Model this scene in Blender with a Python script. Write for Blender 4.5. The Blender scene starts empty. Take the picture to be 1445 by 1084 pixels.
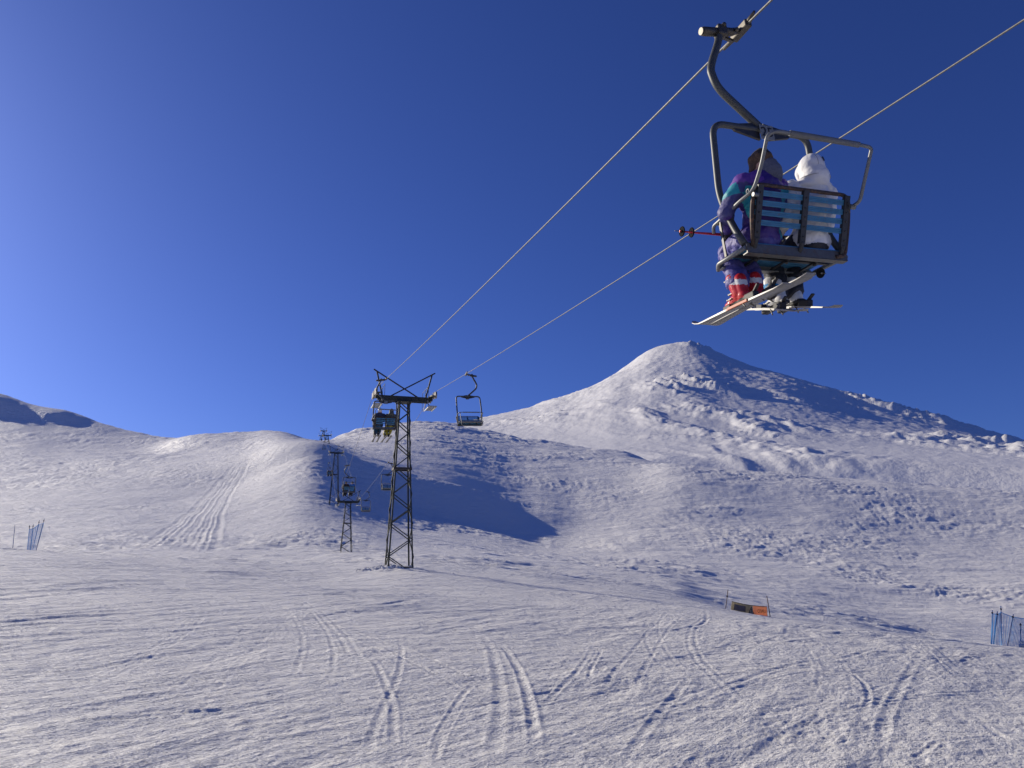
import bpy, bmesh, math, random
import numpy as np
from mathutils import Vector, Matrix, Euler
random.seed(7)
rng = np.random.default_rng(11)
R = math.radians
scene = bpy.context.scene
col = scene.collection

# ------------------------------------------------------------------ camera, sky, sun, exposure
PITCH = R(12.5); FPX = 1080.0
CP, SP = math.cos(PITCH), math.sin(PITCH)
cam_data = bpy.data.cameras.new('camera')
cam_data.sensor_fit = 'HORIZONTAL'; cam_data.sensor_width = 36.0
cam_data.lens = 36.0 * FPX / 1445.0
cam_data.clip_start = 0.1; cam_data.clip_end = 20000.0
cam = bpy.data.objects.new('camera', cam_data); col.objects.link(cam)
cam.location = (0, 0, 0)                      # eye level is z = 0, the snow lies 1.7 m below
cam.rotation_euler = (R(90) + PITCH, 0, 0)
scene.camera = cam

SUN_AZ, SUN_EL = R(-56.0), R(21.5)            # azimuth from +Y (forward) towards +X (right)
world = bpy.data.worlds.new('World'); scene.world = world
world.use_nodes = True
wn = world.node_tree.nodes; wl = world.node_tree.links
bg = wn['Background']
sky = wn.new('ShaderNodeTexSky'); sky.sky_type = 'NISHITA'
sky.sun_disc = False
sky.sun_elevation = SUN_EL; sky.sun_rotation = SUN_AZ
sky.altitude = 2200.0; sky.air_density = 1.0; sky.dust_density = 4.2; sky.ozone_density = 3.0
# the phone's white balance: a violet-blue cast over the whole sky
tint = wn.new('ShaderNodeMix'); tint.data_type = 'RGBA'; tint.blend_type = 'MULTIPLY'; tint.inputs['Factor'].default_value = 1.0
tint.inputs['B'].default_value = (0.415, 0.575, 1.24, 1)
wl.new(sky.outputs['Color'], tint.inputs['A']); wl.new(tint.outputs['Result'], bg.inputs['Color'])
bg.inputs['Strength'].default_value = 0.075
sun_data = bpy.data.lights.new('sun', 'SUN'); sun_data.energy = 5.0; sun_data.angle = R(0.53)
sun_data.color = (1.0, 0.91, 0.74)
sun = bpy.data.objects.new('sun', sun_data); col.objects.link(sun)
SUN_DIR = Vector((math.cos(SUN_EL) * math.sin(SUN_AZ), math.cos(SUN_EL) * math.cos(SUN_AZ), math.sin(SUN_EL)))
sun.rotation_euler = SUN_DIR.to_track_quat('Z', 'Y').to_euler()
scene.view_settings.view_transform = 'Standard'
scene.view_settings.look = 'None'
scene.view_settings.exposure = 0.0
scene.view_settings.gamma = 1.0
scene.view_settings.use_curve_mapping = False

# ------------------------------------------------------------------ materials
def mat(name, color, rough=0.6, metal=0.0, vary=0.0, vscale=20.0, bump=0.0, bscale=60.0, wear=None, wear_at=0.6, wscale=14.0, spec=0.5):
    m = bpy.data.materials.new(name); m.use_nodes = True
    n, l = m.node_tree.nodes, m.node_tree.links
    p = n['Principled BSDF']
    p.inputs['Roughness'].default_value = rough; p.inputs['Metallic'].default_value = metal
    p.inputs['Specular IOR Level'].default_value = spec
    c = (*color, 1.0)
    p.inputs['Base Color'].default_value = c
    tc = n.new('ShaderNodeTexCoord'); src = None
    if vary > 0:
        t = n.new('ShaderNodeTexNoise'); t.inputs['Scale'].default_value = vscale; t.inputs['Detail'].default_value = 5
        l.new(tc.outputs['Object'], t.inputs['Vector'])
        mx = n.new('ShaderNodeMix'); mx.data_type = 'RGBA'
        mx.inputs['A'].default_value = tuple(max(0, x * (1 - vary)) for x in color) + (1,)
        mx.inputs['B'].default_value = tuple(min(1, x * (1 + vary)) for x in color) + (1,)
        l.new(t.outputs['Fac'], mx.inputs['Factor']); src = mx.outputs['Result']
    if wear is not None:
        t = n.new('ShaderNodeTexNoise'); t.inputs['Scale'].default_value = wscale; t.inputs['Detail'].default_value = 8; t.inputs['Roughness'].default_value = 0.7
        l.new(tc.outputs['Object'], t.inputs['Vector'])
        rp = n.new('ShaderNodeValToRGB'); rp.color_ramp.elements[0].position = wear_at - 0.03; rp.color_ramp.elements[1].position = wear_at + 0.05
        l.new(t.outputs['Fac'], rp.inputs['Fac'])
        mx = n.new('ShaderNodeMix'); mx.data_type = 'RGBA'
        if src is None: mx.inputs['A'].default_value = c
        else: l.new(src, mx.inputs['A'])
        mx.inputs['B'].default_value = (*wear, 1.0)
        l.new(rp.outputs['Color'], mx.inputs['Factor']); src = mx.outputs['Result']
    if src is not None: l.new(src, p.inputs['Base Color'])
    if bump > 0:
        t = n.new('ShaderNodeTexNoise'); t.inputs['Scale'].default_value = bscale; t.inputs['Detail'].default_value = 4
        l.new(tc.outputs['Object'], t.inputs['Vector'])
        b = n.new('ShaderNodeBump'); b.inputs['Strength'].default_value = 1.0; b.inputs['Distance'].default_value = bump
        l.new(t.outputs['Fac'], b.inputs['Height']); l.new(b.outputs['Normal'], p.inputs['Normal'])
    return m

def snow_material(name, rock=False):
    m = bpy.data.materials.new(name); m.use_nodes = True
    n, l = m.node_tree.nodes, m.node_tree.links
    p = n['Principled BSDF']
    p.inputs['Roughness'].default_value = 0.55
    p.inputs['Specular IOR Level'].default_value = 0.35
    tc = n.new('ShaderNodeTexCoord')
    def noise(scale, detail, rough=0.55, vec=None):
        t = n.new('ShaderNodeTexNoise'); t.inputs['Scale'].default_value = scale
        t.inputs['Detail'].default_value = detail; t.inputs['Roughness'].default_value = rough
        l.new(vec or tc.outputs['Object'], t.inputs['Vector']); return t
    base = n.new('ShaderNodeMix'); base.data_type = 'RGBA'
    base.inputs['A'].default_value = (0.835, 0.815, 0.79, 1); base.inputs['B'].default_value = (0.89, 0.875, 0.85, 1)
    t0 = noise(0.6 if not rock else 0.03, 6)
    l.new(t0.outputs['Fac'], base.inputs['Factor'])
    out = base.outputs['Result']
    if rock:
        at = n.new('ShaderNodeAttribute'); at.attribute_name = 'rock'
        t = noise(0.10, 8, 0.75)
        add = n.new('ShaderNodeMath'); add.operation = 'ADD'
        l.new(at.outputs['Fac'], add.inputs[0]); l.new(t.outputs['Fac'], add.inputs[1])
        rp = n.new('ShaderNodeValToRGB'); rp.color_ramp.elements[0].position = 1.0; rp.color_ramp.elements[1].position = 1.05
        l.new(add.outputs[0], rp.inputs['Fac'])
        mx = n.new('ShaderNodeMix'); mx.data_type = 'RGBA'
        l.new(rp.outputs['Color'], mx.inputs['Factor']); l.new(out, mx.inputs['A'])
        mx.inputs['B'].default_value = (0.10, 0.085, 0.08, 1); out = mx.outputs['Result']
    l.new(out, p.inputs['Base Color'])
    # fine relief: grain and clods too small for the mesh
    if rock:
        b = n.new('ShaderNodeBump'); b.inputs['Distance'].default_value = 1.5; b.inputs['Strength'].default_value = 0.8
        tt = noise(0.12, 8, 0.65); l.new(tt.outputs['Fac'], b.inputs['Height'])
        l.new(b.outputs['Normal'], p.inputs['Normal'])
    else:
        def bump(dist, strength, height, prev):
            b = n.new('ShaderNodeBump'); b.inputs['Distance'].default_value = dist; b.inputs['Strength'].default_value = strength
            l.new(height, b.inputs['Height'])
            if prev is not None: l.new(prev, b.inputs['Normal'])
            return b.outputs['Normal']
        def stretched(rot, sc):
            a = n.new('ShaderNodeMapping'); a.vector_type = 'TEXTURE'; a.inputs['Rotation'].default_value = (0, 0, rot); a.inputs['Scale'].default_value = sc
            l.new(tc.outputs['Object'], a.inputs['Vector']); return a.outputs['Vector']
        nb = bump(0.75, 1.0, noise(0.6, 7, 0.66, stretched(R(6), (2.4, 1.0, 1.0))).outputs['Fac'], None)      # wind crust
        nb = bump(0.105, 1.0, noise(6.0, 6, 0.68, stretched(R(57), (2.6, 1.0, 1.0))).outputs['Fac'], nb)        # scraped streaks
        nb = bump(0.014, 0.8, noise(45.0, 4, 0.65).outputs['Fac'], nb)                                            # grain
        l.new(nb, p.inputs['Normal'])
    return m

M = {}
M['snow'] = snow_material('wind_packed_snow')
M['snow_far'] = snow_material('mountain_snow_and_rock', True)
M['steel'] = mat('dark_green_grey_steel', (0.042, 0.047, 0.040), 0.6, 0.3, vary=0.35, vscale=9, wear=(0.09, 0.06, 0.045), wear_at=0.66, wscale=5)
M['steel_dark'] = mat('dark_brown_steel', (0.045, 0.038, 0.036), 0.6, 0.3, vary=0.4, vscale=12)
M['galv'] = mat('galvanised_tube', (0.20, 0.205, 0.205), 0.5, 0.5, vary=0.2, vscale=25)
M['hanger'] = mat('grey_painted_tube', (0.075, 0.08, 0.08), 0.5, 0.3, vary=0.25, vscale=18, wear=(0.14, 0.12, 0.10), wear_at=0.66, wscale=22)
M['frame_dark'] = mat('worn_dark_frame', (0.05, 0.05, 0.052), 0.5, 0.4, vary=0.4, vscale=25, wear=(0.11, 0.09, 0.075), wear_at=0.62, wscale=26)
M['rusty'] = mat('rusty_rail', (0.06, 0.042, 0.036), 0.6, 0.3, vary=0.4, vscale=30, wear=(0.17, 0.09, 0.05), wear_at=0.55, wscale=30)
M['beam'] = mat('scuffed_grey_beam', (0.12, 0.12, 0.115), 0.5, 0.3, vary=0.4, vscale=25, wear=(0.13, 0.10, 0.075), wear_at=0.56, wscale=18)
M['beam_grey'] = mat('scuffed_front_beam', (0.22, 0.225, 0.22), 0.55, 0.2, vary=0.3, vscale=25, wear=(0.10, 0.07, 0.05), wear_at=0.62, wscale=18)
M['slat'] = mat('weathered_blue_slat', (0.045, 0.19, 0.34), 0.5, 0.0, vary=0.35, vscale=14, bump=0.002, bscale=90, wear=(0.12, 0.14, 0.16), wear_at=0.62, wscale=30)
M['black'] = mat('black_rubber', (0.012, 0.012, 0.014), 0.9, vary=0.3, spec=0.1)
M['pad'] = mat('grey_foam_sleeve', (0.15, 0.155, 0.16), 0.75, vary=0.2, bump=0.003, bscale=50)
M['rope'] = mat('steel_wire_rope', (0.14, 0.137, 0.13), 0.55, 0.4, vary=0.4, vscale=40)
M['grip'] = mat('greasy_grip_steel', (0.10, 0.09, 0.075), 0.45, 0.7, vary=0.5, vscale=40)
M['plate'] = mat('number_plate_white', (0.20, 0.21, 0.21), 0.6, vary=0.3, vscale=40)
M['ink'] = mat('black_ink', (0.015, 0.015, 0.02), 0.6)
M['purple'] = mat('purple_jacket_nylon', (0.042, 0.017, 0.18), 0.55, vary=0.25, vscale=10, bump=0.006, bscale=22)
M['violet'] = mat('violet_jacket_panel', (0.13, 0.045, 0.30), 0.55, vary=0.2, bump=0.006, bscale=22)
M['teal'] = mat('teal_jacket_panel', (0.02, 0.30, 0.36), 0.55, vary=0.15, bump=0.006, bscale=22)
M['navy'] = mat('navy_sleeve', (0.05, 0.05, 0.19), 0.6, vary=0.3, bump=0.008, bscale=20)
M['pants_p'] = mat('blue_violet_ski_pants', (0.075, 0.068, 0.27), 0.6, vary=0.25, bump=0.01, bscale=18)
M['white_j'] = mat('white_jacket', (0.74, 0.735, 0.74), 0.6, vary=0.06, bump=0.008, bscale=20)
M['seam'] = mat('grey_seam', (0.36, 0.36, 0.38), 0.8)
M['pants_k'] = mat('black_ski_pants', (0.020, 0.020, 0.028), 0.6, vary=0.3, bump=0.008, bscale=20)
M['hatfur'] = mat('brown_fur', (0.11, 0.07, 0.05), 0.95, vary=0.5, vscale=60, bump=0.012, bscale=80)
M['hatdark'] = mat('dark_hat', (0.03, 0.022, 0.022), 0.9, vary=0.4, vscale=60, bump=0.008, bscale=80)
M['greyknit'] = mat('grey_hood', (0.11, 0.12, 0.17), 0.9, vary=0.3, vscale=60, bump=0.008, bscale=70)
M['skin'] = mat('skin', (0.55, 0.32, 0.23), 0.5)
M['glove'] = mat('black_glove', (0.025, 0.025, 0.03), 0.7, vary=0.3)
M['bootred'] = mat('red_boot_shell', (0.52, 0.02, 0.025), 0.3, vary=0.15)
M['bootwhite'] = mat('white_boot_shell', (0.68, 0.68, 0.66), 0.35, vary=0.08)
M['bootblue'] = mat('blue_boot_trim', (0.02, 0.26, 0.55), 0.35)
M['bootblack'] = mat('black_boot_liner', (0.02, 0.02, 0.022), 0.6)
M['binding'] = mat('binding_metal', (0.16, 0.15, 0.135), 0.5, 0.4, vary=0.4, vscale=60)
M['skibase'] = mat('grey_ski_base', (0.20, 0.195, 0.19), 0.4, vary=0.3, vscale=30)
M['skitop'] = mat('pale_ski_topsheet', (0.34, 0.325, 0.30), 0.45, vary=0.25)
M['skiorange'] = mat('orange_ski_band', (0.42, 0.075, 0.012), 0.5)
M['polered'] = mat('red_pole_shaft', (0.50, 0.02, 0.03), 0.3, 0.2)
M['polegrey'] = mat('grey_pole_shaft', (0.35, 0.35, 0.36), 0.35, 0.6)
M['netblue'] = mat('blue_safety_net', (0.09, 0.36, 0.74), 0.7, vary=0.2, vscale=6)
M['netpole'] = mat('blue_net_pole', (0.025, 0.09, 0.28), 0.5, vary=0.3, vscale=8)
M['polebrown'] = mat('dark_red_brown_pole', (0.075, 0.03, 0.032), 0.6, vary=0.4, vscale=8)
M['ban_olive'] = mat('olive_banner_cloth', (0.52, 0.47, 0.34), 0.85, vary=0.3, vscale=6)
M['ban_dark'] = mat('faded_dark_print', (0.33, 0.29, 0.29), 0.85, vary=0.4, vscale=7)
M['ban_orange'] = mat('faded_orange_cloth', (0.86, 0.50, 0.30), 0.85, vary=0.2, vscale=5)
M['ban_yellow'] = mat('faded_warning_triangle', (0.68, 0.65, 0.46), 0.85, vary=0.2, vscale=9)
M['ban_ink'] = mat('faded_black_ink', (0.07, 0.065, 0.06), 0.85)
for k in ('ban_olive', 'ban_orange', 'ban_yellow', 'ban_dark'):        # thin cloth with the sun behind it
    nt = M[k].node_tree; pr = nt.nodes['Principled BSDF']; tr = nt.nodes.new('ShaderNodeBsdfTranslucent'); ms = nt.nodes.new('ShaderNodeMixShader')
    ms.inputs['Fac'].default_value = 0.55
    src = pr.inputs['Base Color'].links[0].from_socket; nt.links.new(src, tr.inputs['Color'])
    nt.links.new(pr.outputs['BSDF'], ms.inputs[1]); nt.links.new(tr.outputs['BSDF'], ms.inputs[2]); nt.links.new(ms.outputs['Shader'], nt.nodes['Material Output'].inputs['Surface'])
M['concrete'] = mat('concrete_footing', (0.13, 0.115, 0.10), 0.9, vary=0.3, vscale=6, bump=0.01)
M['catwalk'] = mat('pale_grating', (0.42, 0.42, 0.40), 0.6, 0.3, vary=0.2)
M['sheave'] = mat('worn_sheave_tyre', (0.30, 0.28, 0.25), 0.6, vary=0.4, vscale=15, wear=(0.16, 0.09, 0.05), wear_at=0.55, wscale=9)
M['j_grey'] = mat('grey_green_jacket', (0.08, 0.085, 0.075), 0.7, vary=0.3)
M['j_navy'] = mat('dark_navy_jacket', (0.03, 0.035, 0.07), 0.7, vary=0.3)
M['p_blue'] = mat('petrol_blue_pants', (0.03, 0.10, 0.17), 0.7, vary=0.3)
M['p_yellow'] = mat('mustard_pants', (0.42, 0.34, 0.03), 0.7, vary=0.2)
M['j_black'] = mat('black_jacket', (0.018, 0.018, 0.022), 0.7, vary=0.3)
M['j_blue'] = mat('bright_blue_jacket', (0.03, 0.17, 0.48), 0.7, vary=0.2)
M['helmet_white'] = mat('white_helmet', (0.7, 0.7, 0.7), 0.4)

# ------------------------------------------------------------------ mesh helpers
class MB:
    def __init__(s): s.v = []; s.f = []; s.m = []; s.sm = []
    def add(s, vs, fs, mi=0, smooth=False):
        o = len(s.v); s.v += [tuple(v) for v in vs]
        s.f += [tuple(i + o for i in f) for f in fs]; s.m += [mi] * len(fs); s.sm += [smooth] * len(fs)
    def box(s, c, size, rot=None, mi=0, bev=0.0):
        hx, hy, hz = size[0] / 2, size[1] / 2, size[2] / 2
        if bev <= 0:
            vs = [Vector((x, y, z)) for x in (-hx, hx) for y in (-hy, hy) for z in (-hz, hz)]
            fs = [(0, 1, 3, 2), (4, 6, 7, 5), (0, 4, 5, 1), (2, 3, 7, 6), (0, 2, 6, 4), (1, 5, 7, 3)]
        else:
            bm = bmesh.new(); bmesh.ops.create_cube(bm, size=1)
            for v in bm.verts: v.co = Vector((v.co.x * size[0], v.co.y * size[1], v.co.z * size[2]))
            bmesh.ops.bevel(bm, geom=bm.edges[:], offset=bev, segments=2, affect='EDGES', profile=0.5)
            bm.verts.index_update(); vs = [v.co.copy() for v in bm.verts]; fs = [[v.index for v in f.verts] for f in bm.faces]; bm.free()
        if rot is not None: vs = [rot @ v for v in vs]
        s.add([Vector(c) + v for v in vs], fs, mi)
    def bar(s, a, b, w, h=None, mi=0, up=(0, 0, 1)):
        a, b = Vector(a), Vector(b); d = b - a; L = d.length
        if L < 1e-6: return
        z = d / L; u = Vector(up)
        if abs(z.dot(u)) > 0.98: u = Vector((1, 0, 0))
        x = u.cross(z).normalized(); y = z.cross(x)
        rot = Matrix((x, y, z)).transposed()
        s.box((a + b) / 2, (w, h or w, L), rot, mi)
    def tube(s, path, rad, n=12, mi=0, caps=True):
        P = [Vector(p) for p in path]; k = len(P)
        rr = rad if hasattr(rad, '__len__') else [rad] * k
        T = []
        for i in range(k):
            t = P[min(i + 1, k - 1)] - P[max(i - 1, 0)]
            T.append(t.normalized() if t.length > 1e-9 else Vector((0, 0, 1)))
        u = Vector((0, 0, 1))
        if abs(T[0].dot(u)) > 0.9: u = Vector((1, 0, 0))
        u = (u - T[0] * u.dot(T[0])).normalized()
        vs = []
        for i in range(k):
            u = u - T[i] * u.dot(T[i])
            u = u.normalized() if u.length > 1e-6 else T[i].orthogonal().normalized()
            w = T[i].cross(u)
            for j in range(n):
                a = 2 * math.pi * j / n
                vs.append(P[i] + (u * math.cos(a) + w * math.sin(a)) * rr[i])
        fs = [(i * n + j, i * n + (j + 1) % n, (i + 1) * n + (j + 1) % n, (i + 1) * n + j) for i in range(k - 1) for j in range(n)]
        s.add(vs, fs, mi, True)
        if caps:
            o = len(s.v) - k * n
            s.f += [tuple(o + j for j in reversed(range(n))), tuple(o + (k - 1) * n + j for j in range(n))]; s.m += [mi, mi]; s.sm += [False, False]
    def ball(s, c, r, mi=0, seg=14, rings=9, rot=None):
        c = Vector(c); r = Vector(r) if hasattr(r, '__len__') else Vector((r, r, r))
        vs = []
        for i in range(1, rings):
            ph = math.pi * i / rings
            for j in range(seg):
                a = 2 * math.pi * j / seg
                p = Vector((r.x * math.sin(ph) * math.cos(a), r.y * math.sin(ph) * math.sin(a), r.z * math.cos(ph)))
                vs.append(c + (rot @ p if rot else p))
        top = Vector((0, 0, r.z)); 
        vs += [c + (rot @ top if rot else top), c - (rot @ top if rot else top)]
        nt, nb = len(vs) - 2, len(vs) - 1
        fs = [(i * seg + j, (i + 1) * seg + j, (i + 1) * seg + (j + 1) % seg, i * seg + (j + 1) % seg) for i in range(rings - 2) for j in range(seg)]
        fs += [(nt, j, (j + 1) % seg) for j in range(seg)]
        fs += [(nb, (rings - 2) * seg + (j + 1) % seg, (rings - 2) * seg + j) for j in range(seg)]
        s.add(vs, fs, mi, True)
    def limb(s, pts, rads, n=14):                    # closed rounded limb for remeshing
        s.tube(pts, rads, n)
        for p, r in zip(pts, rads): s.ball(p, r * 0.995, seg=n, rings=8)
    def mesh(s, name, mats):
        me = bpy.data.meshes.new(name); me.from_pydata(s.v, [], s.f)
        for m in (mats if isinstance(mats, (list, tuple)) else [mats]): me.materials.append(m)
        me.polygons.foreach_set('material_index', s.m); me.polygons.foreach_set('use_smooth', s.sm); me.update()
        return me
    def build(s, name, mats, parent=None):
        return link(name, s.mesh(name, mats), parent)

def link(name, me, parent=None):
    o = bpy.data.objects.new(name, me); col.objects.link(o); o.parent = parent; return o
def tag(o, label=None, cat=None, group=None, kind=None):
    if label: o['label'] = label
    if cat: o['category'] = cat
    if group: o['group'] = group
    if kind: o['kind'] = kind
    return o
def empty(name, mw):
    o = bpy.data.objects.new(name, None); o.empty_display_size = 0.3; col.objects.link(o)
    if isinstance(mw, Matrix): o.matrix_world = mw
    else: o.location = mw
    return o
def smooth_path(pts, n=8):
    P = [Vector(p) for p in pts]; P = [P[0] * 2 - P[1]] + P + [P[-1] * 2 - P[-2]]; out = []
    for i in range(1, len(P) - 2):
        for k in range(n):
            t = k / n; a, b, c, d = P[i - 1], P[i], P[i + 1], P[i + 2]
            out.append(0.5 * ((2 * b) + (c - a) * t + (2 * a - 5 * b + 4 * c - d) * t * t + (3 * b - a - 3 * c + d) * t ** 3))
    out.append(P[-2]); return out
def fillet(pts, r=0.08, n=6):
    P = [Vector(p) for p in pts]; out = [P[0]]
    for i in range(1, len(P) - 1):
        a, b, c = P[i - 1], P[i], P[i + 1]
        d1 = (a - b); d2 = (c - b); k = min(r, d1.length * 0.48, d2.length * 0.48)
        p, q = b + d1.normalized() * k, b + d2.normalized() * k
        for j in range(n + 1):
            t = j / n; out.append(p * (1 - t) ** 2 + b * 2 * t * (1 - t) + q * t * t)
    out.append(P[-1]); return out
def fast_grid(name, X, Y, Z, mats, close=False):
    nr, nc = X.shape
    me = bpy.data.meshes.new(name)
    co = np.stack([X, Y, Z], -1).reshape(-1, 3).astype(np.float32)
    me.vertices.add(nr * nc); me.vertices.foreach_set('co', co.ravel())
    i = np.arange(nr - 1)[:, None]; j = np.arange(nc if close else nc - 1)[None, :]
    j2 = (j + 1) % nc
    q = np.stack([i * nc + j, i * nc + j2, (i + 1) * nc + j2, (i + 1) * nc + j], -1).reshape(-1, 4).astype(np.int32)
    nf = len(q)
    me.loops.add(nf * 4); me.loops.foreach_set('vertex_index', q.ravel())
    me.polygons.add(nf); me.polygons.foreach_set('loop_start', np.arange(0, nf * 4, 4, dtype=np.int32))
    me.polygons.foreach_set('use_smooth', np.ones(nf, dtype=bool))
    me.update(calc_edges=True); me.validate()
    me.materials.append(mats)
    return me

# ------------------------------------------------------------------ noise
_perm = rng.permutation(256); _perm = np.concatenate([_perm, _perm])
_ga = rng.uniform(0, 2 * np.pi, 256); _gx, _gy = np.cos(_ga), np.sin(_ga)
def perlin(x, y):
    xi = np.floor(x).astype(np.int64); yi = np.floor(y).astype(np.int64)
    xf = x - xi; yf = y - yi; xi &= 255; yi &= 255
    u = xf * xf * xf * (xf * (xf * 6 - 15) + 10); v = yf * yf * yf * (yf * (yf * 6 - 15) + 10)
    def g(ix, iy, dx, dy):
        h = _perm[_perm[ix & 255] + (iy & 255)]
        return _gx[h] * dx + _gy[h] * dy
    a = g(xi, yi, xf, yf); b = g(xi + 1, yi, xf - 1, yf)
    c = g(xi, yi + 1, xf, yf - 1); d = g(xi + 1, yi + 1, xf - 1, yf - 1)
    return ((a + u * (b - a)) + v * ((c + u * (d - c)) - (a + u * (b - a)))) * 1.5
def fbm(x, y, oct=4, gain=0.5, lac=2.03):
    s = 0; a = 1.0
    for k in range(oct):
        s = s + a * perlin(x + 17.3 * k, y - 9.1 * k); x = x * lac; y = y * lac; a *= gain
    return s
def ridged(x, y, oct=4, gain=0.5):
    s = 0; a = 1.0
    for k in range(oct):
        s = s + a * (1 - 2.2 * np.abs(perlin(x + 31.7 * k, y + 5.5 * k))); x = x * 2.07; y = y * 2.07; a *= gain
    return s
def sstep(x, a, b):
    t = np.clip((x - a) / (b - a), 0, 1); return t * t * (3 - 2 * t)

# ------------------------------------------------------------------ terrain: profile lines measured on the ground
def ray(px, py):
    u = (px - 722.5) / FPX; v = (542.0 - py) / FPX
    return (u, CP - v * SP, SP + v * CP)
def at_dist(px, py, Yd):
    d = ray(px, py); k = Yd / d[1]; return Vector((d[0] * k, Yd, d[2] * k))
def pchip_slopes(x, y):
    h = np.diff(x, axis=0); dl = np.diff(y, axis=0) / h
    m = np.zeros_like(y)
    w1 = 2 * h[1:] + h[:-1]; w2 = h[1:] + 2 * h[:-1]
    ok = dl[:-1] * dl[1:] > 0
    with np.errstate(divide='ignore', invalid='ignore'):
        mm = (w1 + w2) / (w1 / dl[:-1] + w2 / dl[1:])
    m[1:-1] = np.where(ok, mm, 0.0); m[0] = dl[0]; m[-1] = dl[-1]
    return m
def pchip(x, y, xq):
    x = np.asarray(x, float); y = np.asarray(y, float); m = pchip_slopes(x, y)
    xq = np.clip(xq, x[0], x[-1])
    i = np.clip(np.searchsorted(x, xq) - 1, 0, len(x) - 2)
    h = x[i + 1] - x[i]; t = (xq - x[i]) / h
    return (y[i] * (1 + 2 * t) * (1 - t) ** 2 + m[i] * h * t * (1 - t) ** 2 + y[i + 1] * t * t * (3 - 2 * t) + m[i + 1] * h * t * t * (t - 1))

def near_plane(th, r):
    X, Y = r * np.sin(th), r * np.cos(th)
    return -1.7 + 0.0126 * Y - 0.0373 * X - 0.003 * np.maximum(0, X) ** 2
# each line: (px, py, Y) ; a tuple of 4 gives (px, None, Y, Z)
LINES = [
 # crest of the near snow
 [(-300,770,52),(0,780,48),(150,788,48),(300,798,47),(430,806,45),(558,806,42),(700,816,42),(850,832,42),(1000,856,42),(1055,867,42),(1150,881,41),(1300,900,40),(1445,914,38.5),(1700,940,36)],
 # hollow and gully behind it
 [(-300,None,78,-0.6),(0,None,75,-0.9),(150,None,72,-1.0),(300,None,72,-0.7),(430,797,70),(558,793,70),(700,803,70),(850,818,70),(950,834,70),(1000,None,70,-4.3),(1150,None,72,-6.2),(1300,None,74,-8.0),(1445,None,75,-9.3),(1700,None,75,-12)],
 # foot of the middle slopes
 [(-300,760,112),(0,770,110),(200,776,106),(484,780,103),(558,783,103),(700,792,105),(850,806,110),(950,818,112),(1000,828,114),(1150,850,114),(1300,872,112),(1445,888,108),(1700,905,105)],
 # foot of the shaded bank
 [(-300,690,200),(0,715,180),(200,712,180),(300,698,200),(350,680,215),(400,656,224),(440,645,227),(500,684,214.5),(560,718,205),(640,738,204),(680,746,204),(720,755,203),(760,768,196),(820,778,180),(900,786,165),(1000,800,155),(1150,815,152),(1300,828,150),(1445,838,145),(1700,850,140)],
 # top of the shaded bank
 [(-300,650,300),(0,660,300),(200,652,292),(300,646,272),(350,640,260),(400,625,246),(440,622,240),(500,645,234.7),(560,664,231),(640,687,228.5),(680,709,221.5),(720,738,209.5),(760,757,203),(820,750,215),(900,748,213),(1000,750,212),(1150,762,208),(1300,772,208),(1445,786,200),(1700,800,190)],
 # upper slope, crest on the right, lit hump in the middle
 [(-300,585,500),(0,590,482),(72,595,474),(125,600,468),(166,608,460),(208,614,452),(235,618.5,446),(300,615,430),(360,611,420),(400,611,400),(440,626,400),(486,620,415),(530,611,425),(574,605,430),(600,604,430),(640,610,420),(700,623,402),(740,631,390),(820,640,372),(900,650,350),(950,657.5,339),(1000,664,331),(1060,669.5,327),(1120,674,324),(1200,680,320),(1445,697,310),(1700,712,300)],
 # skyline: shaded left ridge, middle shoulder
 [(-300,505,560),(0,548,506),(28,559.5,498),(50,566.5,491.5),(72,571.5,485.5),(89,573,481.5),(111,579,477),(125,585,474),(166,600,464),(208,610,455),(235,617.5,450),(300,None,500,70),(360,None,500,74),(400,None,500,72),(440,None,480,66),(486,612,500),(530,605,520),(574,596,530),(591,594.5,540),(617,595,540),(644,599,530),(680,607,505),(720,614,480),(760,622,460),(820,631,435),(900,644,400),(950,None,400,39),(1000,None,395,34),(1060,None,395,30),(1200,None,400,20),(1445,None,450,9),(1700,None,450,2)],
]
NEAR_R = [0.6, 4.0, 8.0, 14.0, 22.0]
def line_arrays():
    out = []
    for L in LINES:
        th, rr, zz = [], [], []
        for p in L:
            if p[1] is None:
                d = ray(p[0], 700); a = d[0] / d[1]; z = p[3]
            else:
                d = ray(p[0], p[1]); a = d[0] / d[1]; z = d[2] / d[1] * p[2]
            th.append(math.atan(a)); rr.append(p[2] * math.sqrt(1 + a * a)); zz.append(z)
        # the land outside the frame: drops gently away behind the camera
        th = [-math.pi, R(-115), R(-75)] + th + [R(75), R(115), math.pi]
        rr = [rr[0]] * 3 + rr + [rr[-1]] * 3
        k = (rr[0] / 60.0)
        zz = [-3.5 * k, -1.0 * k, zz[0] * 0.75] + zz + [zz[-1] - 1.0 * k, -4.0 * k, -3.5 * k]
        out.append((np.array(th), np.array(rr), np.array(zz)))
    return out
LA = line_arrays()
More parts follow.
